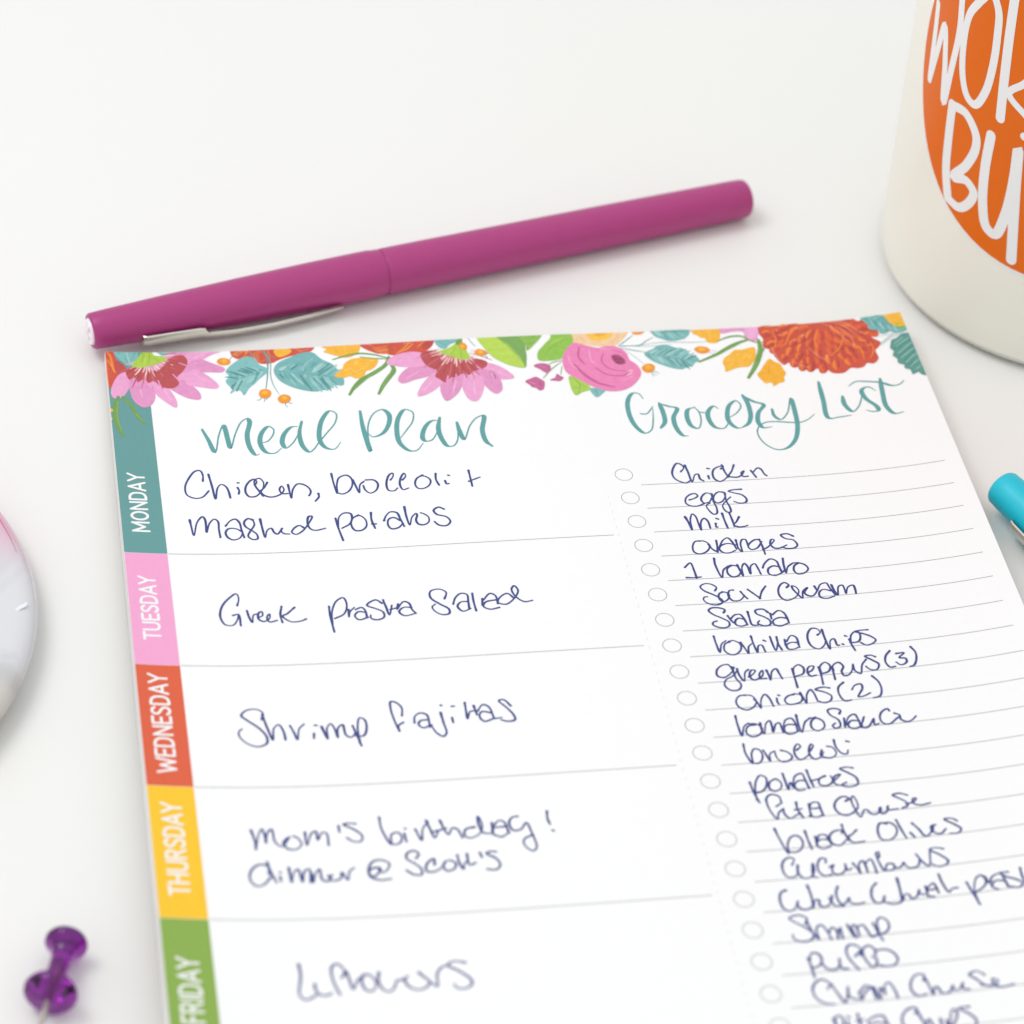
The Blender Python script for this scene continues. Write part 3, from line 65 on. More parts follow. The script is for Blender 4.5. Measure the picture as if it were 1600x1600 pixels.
('printed_flower', 'peach flower with a yellow heart at the top edge', [('F', (243, 205, 160), 0.0, '5727,-73 6519,-79 6470,46 6363,183 6266,263 6063,261 5870,210 5733,180 5767,103'), ('F', (246, 196, 70), 0.0, '5969,-59 6319,-73 6236,97 6147,140 6024,143 5974,83'), ('F', (240, 172, 50), 0.0, '6042,-65 6246,-67 6174,47 6079,64'), ('S', (236, 190, 140), 16.0, '5838,44 5917,175'), ('S', (236, 190, 140), 16.0, '6369,41 6239,192')]),
('printed_leaf', 'lime and teal leaves under the rose', [('F', (170, 208, 84), 0.0, '5597,814 5744,909 5824,1072 5705,1125 5616,1180 5584,1082 5579,960'), ('S', (128, 178, 66), 12.0, '5636,841 5698,998 5651,1146'), ('S', (128, 178, 66), 10.0, '5694,967 5781,1033'), ('S', (128, 178, 66), 10.0, '5670,1041 5604,1022'), ('F', (126, 188, 185), 0.0, '5812,1059 5991,1106 5928,1187 5865,1232 5826,1172'), ('S', (84, 148, 148), 10.0, '5872,1084 5882,1191')]),
('printed_stem', 'thin teal stems with orange berries right of the rose', [('S', (84, 148, 148), 16.0, '6316,266 6426,171 6538,66'), ('S', (84, 148, 148), 18.0, '6325,275 6467,274 6591,267 6689,184 6782,126'), ('S', (84, 148, 148), 10.0, '6591,267 6885,226 7291,249 7499,237'), ('S', (140, 185, 182), 10.0, '6348,261 6667,294 6999,270'), ('S', (84, 148, 148), 16.0, '6339,308 6491,363 6645,409'), ('S', (140, 185, 182), 10.0, '6390,357 6501,520 6593,674'), ('F', (240, 150, 44), 0.0, '6532,-8 6690,-32 6691,19 6621,60 6551,50'), ('F', (240, 150, 44), 0.0, '6524,714 6573,648 6642,627 6695,670 6683,747 6628,800 6559,796'), ('F', (246, 184, 54), 0.0, '6570,685 6632,657 6651,708 6591,736'), ('S', (84, 148, 148), 10.0, '6633,775 6642,884'), ('S', (84, 148, 148), 10.0, '6666,762 6726,836'), ('S', (84, 148, 148), 8.0, '6648,782 6685,871'), ('F', (240, 150, 44), 0.0, '7257,389 7303,338 7375,333 7440,369 7456,418 7397,471 7307,465'), ('F', (246, 184, 54), 0.0, '7305,377 7371,355 7403,398 7335,426'), ('S', (84, 148, 148), 8.0, '7450,417 7537,439'), ('S', (84, 148, 148), 8.0, '7422,453 7504,500')]),
('printed_flower', 'pink rose print with a dark centre above the lists', [('F', (236, 134, 184), 0.0, '5566,498 5623,346 5692,241 5774,176 5850,209 5924,244 6057,293 6144,266 6264,272 6353,340 6396,436 6405,546 6477,643 6503,799 6428,948 6315,1064 6184,1124 6044,1125 5914,1071 5809,989 5741,924 5639,826 5568,714'), ('S', (203, 96, 150), 43.0, '5699,599 5786,789 5933,966 6117,1053'), ('S', (203, 96, 150), 28.0, '5819,264 5776,448 5828,607'), ('S', (203, 96, 150), 20.0, '6098,404 6049,557 6140,717 6314,758'), ('S', (203, 96, 150), 24.0, '5947,675 6063,805 6237,846 6368,791'), ('S', (220, 115, 165), 24.0, '6212,332 6321,401 6361,512'), ('S', (243, 165, 205), 20.0, '5652,410 5655,565 5723,693'), ('S', (243, 165, 205), 20.0, '5929,332 5929,550 5998,616'), ('S', (243, 165, 205), 16.0, '6239,938 6396,855'), ('S', (243, 165, 205), 16.0, '6129,343 6255,319'), ('F', (170, 70, 115), 0.0, '6193,456 6273,439 6338,526 6338,610 6257,631 6199,565'), ('S', (70, 45, 60), 16.0, '6209,479 6242,499'), ('S', (60, 40, 55), 14.0, '6215,535 6268,523'), ('S', (60, 40, 55), 14.0, '6246,584 6294,596'), ('S', (60, 40, 55), 12.0, '6281,508 6318,547'), ('S', (60, 40, 55), 12.0, '6226,582 6239,599'), ('S', (250, 225, 235), 16.0, '6354,760 6407,747'), ('S', (250, 225, 235), 14.0, '6319,835 6388,792'), ('S', (250, 225, 235), 8.0, '6072,325 6145,313')]),
('printed_leaf', 'teal leaf at the top edge right of the rose', [('F', (120, 182, 182), 0.0, '6735,-52 6772,-114 7336,-116 7276,41 7236,119 7144,183 6971,206 6898,164 6816,112 6781,30'), ('S', (104, 166, 164), 32.0, '6783,-11 6805,22 6839,56'), ('S', (165, 210, 205), 23.0, '6783,-21 6813,-38 6851,-52'), ('S', (165, 210, 205), 34.0, '6820,-3 6840,43 6872,89'), ('S', (165, 210, 205), 23.0, '6829,-25 6866,-58 6919,-97'), ('S', (165, 210, 205), 28.0, '6861,9 6885,55 6924,105'), ('S', (150, 200, 198), 33.0, '6873,-29 6908,-59 6963,-98'), ('S', (104, 166, 164), 29.0, '6893,4 6926,86 6969,158'), ('S', (150, 200, 198), 31.0, '6916,-20 6965,-56 7035,-97'), ('S', (104, 166, 164), 23.0, '6931,9 6973,85 7022,148'), ('S', (104, 166, 164), 30.0, '6954,-15 6995,-45 7063,-83'), ('S', (150, 200, 198), 34.0, '6974,40 6996,93 7034,158'), ('S', (140, 194, 192), 29.0, '6968,11 7032,-43 7098,-84'), ('S', (150, 200, 198), 32.0, '7006,26 7029,94 7063,157'), ('S', (104, 166, 164), 32.0, '7009,10 7054,-32 7110,-71'), ('S', (150, 200, 198), 19.0, '7055,54 7084,107 7132,173'), ('S', (84, 148, 148), 20.0, '7056,10 7101,-20 7164,-55'), ('S', (104, 166, 164), 27.0, '7080,33 7107,92 7144,145'), ('S', (84, 148, 148), 35.0, '7082,27 7145,-30 7210,-78'), ('S', (140, 194, 192), 25.0, '7120,52 7144,113 7178,179'), ('S', (140, 194, 192), 20.0, '7120,32 7174,-13 7235,-48'), ('S', (140, 194, 192), 30.0, '7159,60 7172,86 7199,126'), ('S', (104, 166, 164), 28.0, '7172,19 7201,-5 7253,-37'), ('S', (84, 148, 148), 7.0, '6770,-18 7249,56')]),
('printed_leaf', 'teal leaf above the word Grocery', [('F', (122, 184, 182), 0.0, '6610,432 6739,345 6812,285 6916,275 7027,335 7160,384 7174,463 7257,525 7282,601 7217,647 7163,713 7089,724 7041,761 6943,746 6797,667 6675,567'), ('S', (104, 166, 164), 35.0, '6656,453 6672,488 6701,534'), ('S', (140, 194, 192), 28.0, '6651,437 6701,393 6754,361'), ('S', (140, 194, 192), 35.0, '6688,467 6715,525 6755,593'), ('S', (165, 210, 205), 35.0, '6690,439 6735,407 6791,379'), ('S', (140, 194, 192), 24.0, '6715,475 6736,545 6767,621'), ('S', (104, 166, 164), 32.0, '6721,447 6783,400 6852,363'), ('S', (150, 200, 198), 35.0, '6743,470 6778,560 6820,643'), ('S', (150, 200, 198), 33.0, '6742,461 6816,408 6887,371'), ('S', (165, 210, 205), 35.0, '6780,516 6795,554 6828,622'), ('S', (84, 148, 148), 24.0, '6786,457 6840,419 6909,382'), ('S', (150, 200, 198), 26.0, '6800,486 6846,585 6894,675'), ('S', (150, 200, 198), 28.0, '6826,459 6871,427 6940,390'), ('S', (104, 166, 164), 19.0, '6832,510 6852,592 6886,678'), ('S', (84, 148, 148), 25.0, '6852,470 6927,415 7018,360'), ('S', (104, 166, 164), 20.0, '6860,502 6893,610 6933,702'), ('S', (165, 210, 205), 21.0, '6861,499 6936,440 7012,397'), ('S', (84, 148, 148), 24.0, '6894,526 6931,606 6977,689'), ('S', (150, 200, 198), 32.0, '6905,492 6992,415 7090,345'), ('S', (150, 200, 198), 31.0, '6925,543 6955,616 6998,697'), ('S', (140, 194, 192), 33.0, '6955,485 7018,438 7110,378'), ('S', (140, 194, 192), 19.0, '6950,532 6989,621 7033,702'), ('S', (104, 166, 164), 29.0, '6974,496 7038,440 7125,375'), ('S', (84, 148, 148), 26.0, '6983,562 7004,625 7036,705'), ('S', (150, 200, 198), 33.0, '6998,516 7071,457 7156,402'), ('S', (165, 210, 205), 22.0, '7018,586 7039,634 7078,711'), ('S', (140, 194, 192), 34.0, '7029,524 7078,492 7147,455'), ('S', (104, 166, 164), 35.0, '7042,581 7060,651 7090,733'), ('S', (140, 194, 192), 32.0, '7049,537 7119,473 7199,414'), ('S', (84, 148, 148), 23.0, '7066,560 7092,671 7125,766'), ('S', (104, 166, 164), 33.0, '7087,540 7128,511 7190,477'), ('S', (104, 166, 164), 20.0, '7101,591 7125,651 7161,722'), ('S', (165, 210, 205), 33.0, '7100,565 7167,507 7239,458'), ('S', (150, 200, 198), 19.0, '7125,579 7148,637 7177,692'), ('S', (84, 148, 148), 32.0, '7133,574 7192,536 7257,506'), ('S', (84, 148, 148), 7.0, '6640,433 7226,607')]),
('printed_flower', 'yellow blossoms between green blades', [('F', (246, 184, 54), 0.0, '7294,-12 7344,-106 7707,-109 7653,113 7583,274 7453,259 7439,179 7390,166 7351,109 7313,91'), ('S', (240, 165, 40), 12.0, '7425,2 7436,147'), ('S', (250, 214, 120), 10.0, '7513,23 7507,199'), ('F', (246, 184, 54), 0.0, '7562,682 7598,585 7685,512 7764,433 7867,431 8023,396 7995,609 7932,710 7874,768 7792,771 7707,787 7562,845 7571,755'), ('S', (250, 214, 120), 10.0, '7631,618 7674,590'), ('S', (250, 214, 120), 10.0, '7688,591 7717,631'), ('S', (250, 214, 120), 10.0, '7762,534 7806,505'), ('S', (250, 214, 120), 10.0, '7661,714 7704,686'), ('S', (250, 214, 120), 10.0, '7755,659 7785,692'), ('S', (250, 214, 120), 10.0, '7829,602 7874,567'), ('S', (250, 214, 120), 10.0, '7839,697 7880,675'), ('S', (250, 214, 120), 10.0, '7890,512 7918,552'), ('S', (250, 214, 120), 10.0, '7913,593 7958,558'), ('S', (250, 214, 120), 10.0, '7758,737 7799,722'), ('S', (250, 214, 120), 10.0, '7608,773 7649,751'), ('F', (245, 178, 44), 0.0, '7945,924 7994,866 8072,748 8169,637 8216,698 8276,751 8294,847 8309,933 8265,1016 8257,1093 8181,1116 8110,1162 8084,1098 8012,1104 7983,1051 7965,1013'), ('S', (236, 160, 34), 14.0, '8149,723 8066,997'), ('S', (250, 214, 120), 10.0, '8029,1071 8021,1123'), ('S', (250, 214, 120), 10.0, '8105,1094 8088,1185')]),
('printed_flower', 'lilac petals at the top edge left of the red dahlia', [('F', (228, 155, 203), 0.0, '7701,-109 8287,-101 8239,79 8136,150 8091,258 8005,273 7946,214 7954,87 7802,75 7673,98'), ('F', (238, 175, 215), 0.0, '7992,9 8168,8 8107,186 7993,234'), ('S', (214, 135, 188), 10.0, '7754,7 7940,11')]),
('printed_leaf', 'green blade leaves left of the red dahlia', [('S', (112, 158, 78), 35.0, '7990,250 7905,169 7761,168 7601,237'), ('S', (112, 158, 78), 59.0, '7970,248 7834,301 7692,386 7524,501 7271,632'), ('S', (128, 172, 98), 18.0, '7875,304 7662,431 7450,559'), ('S', (112, 158, 78), 24.0, '7970,248 8080,305 8181,314'), ('S', (112, 158, 78), 71.0, '8111,260 8097,434 8030,618 7938,799 7822,982'), ('S', (128, 172, 98), 22.0, '8082,433 7996,678 7878,887'), ('S', (100, 150, 80), 20.0, '8181,314 8143,438 8030,618')]),
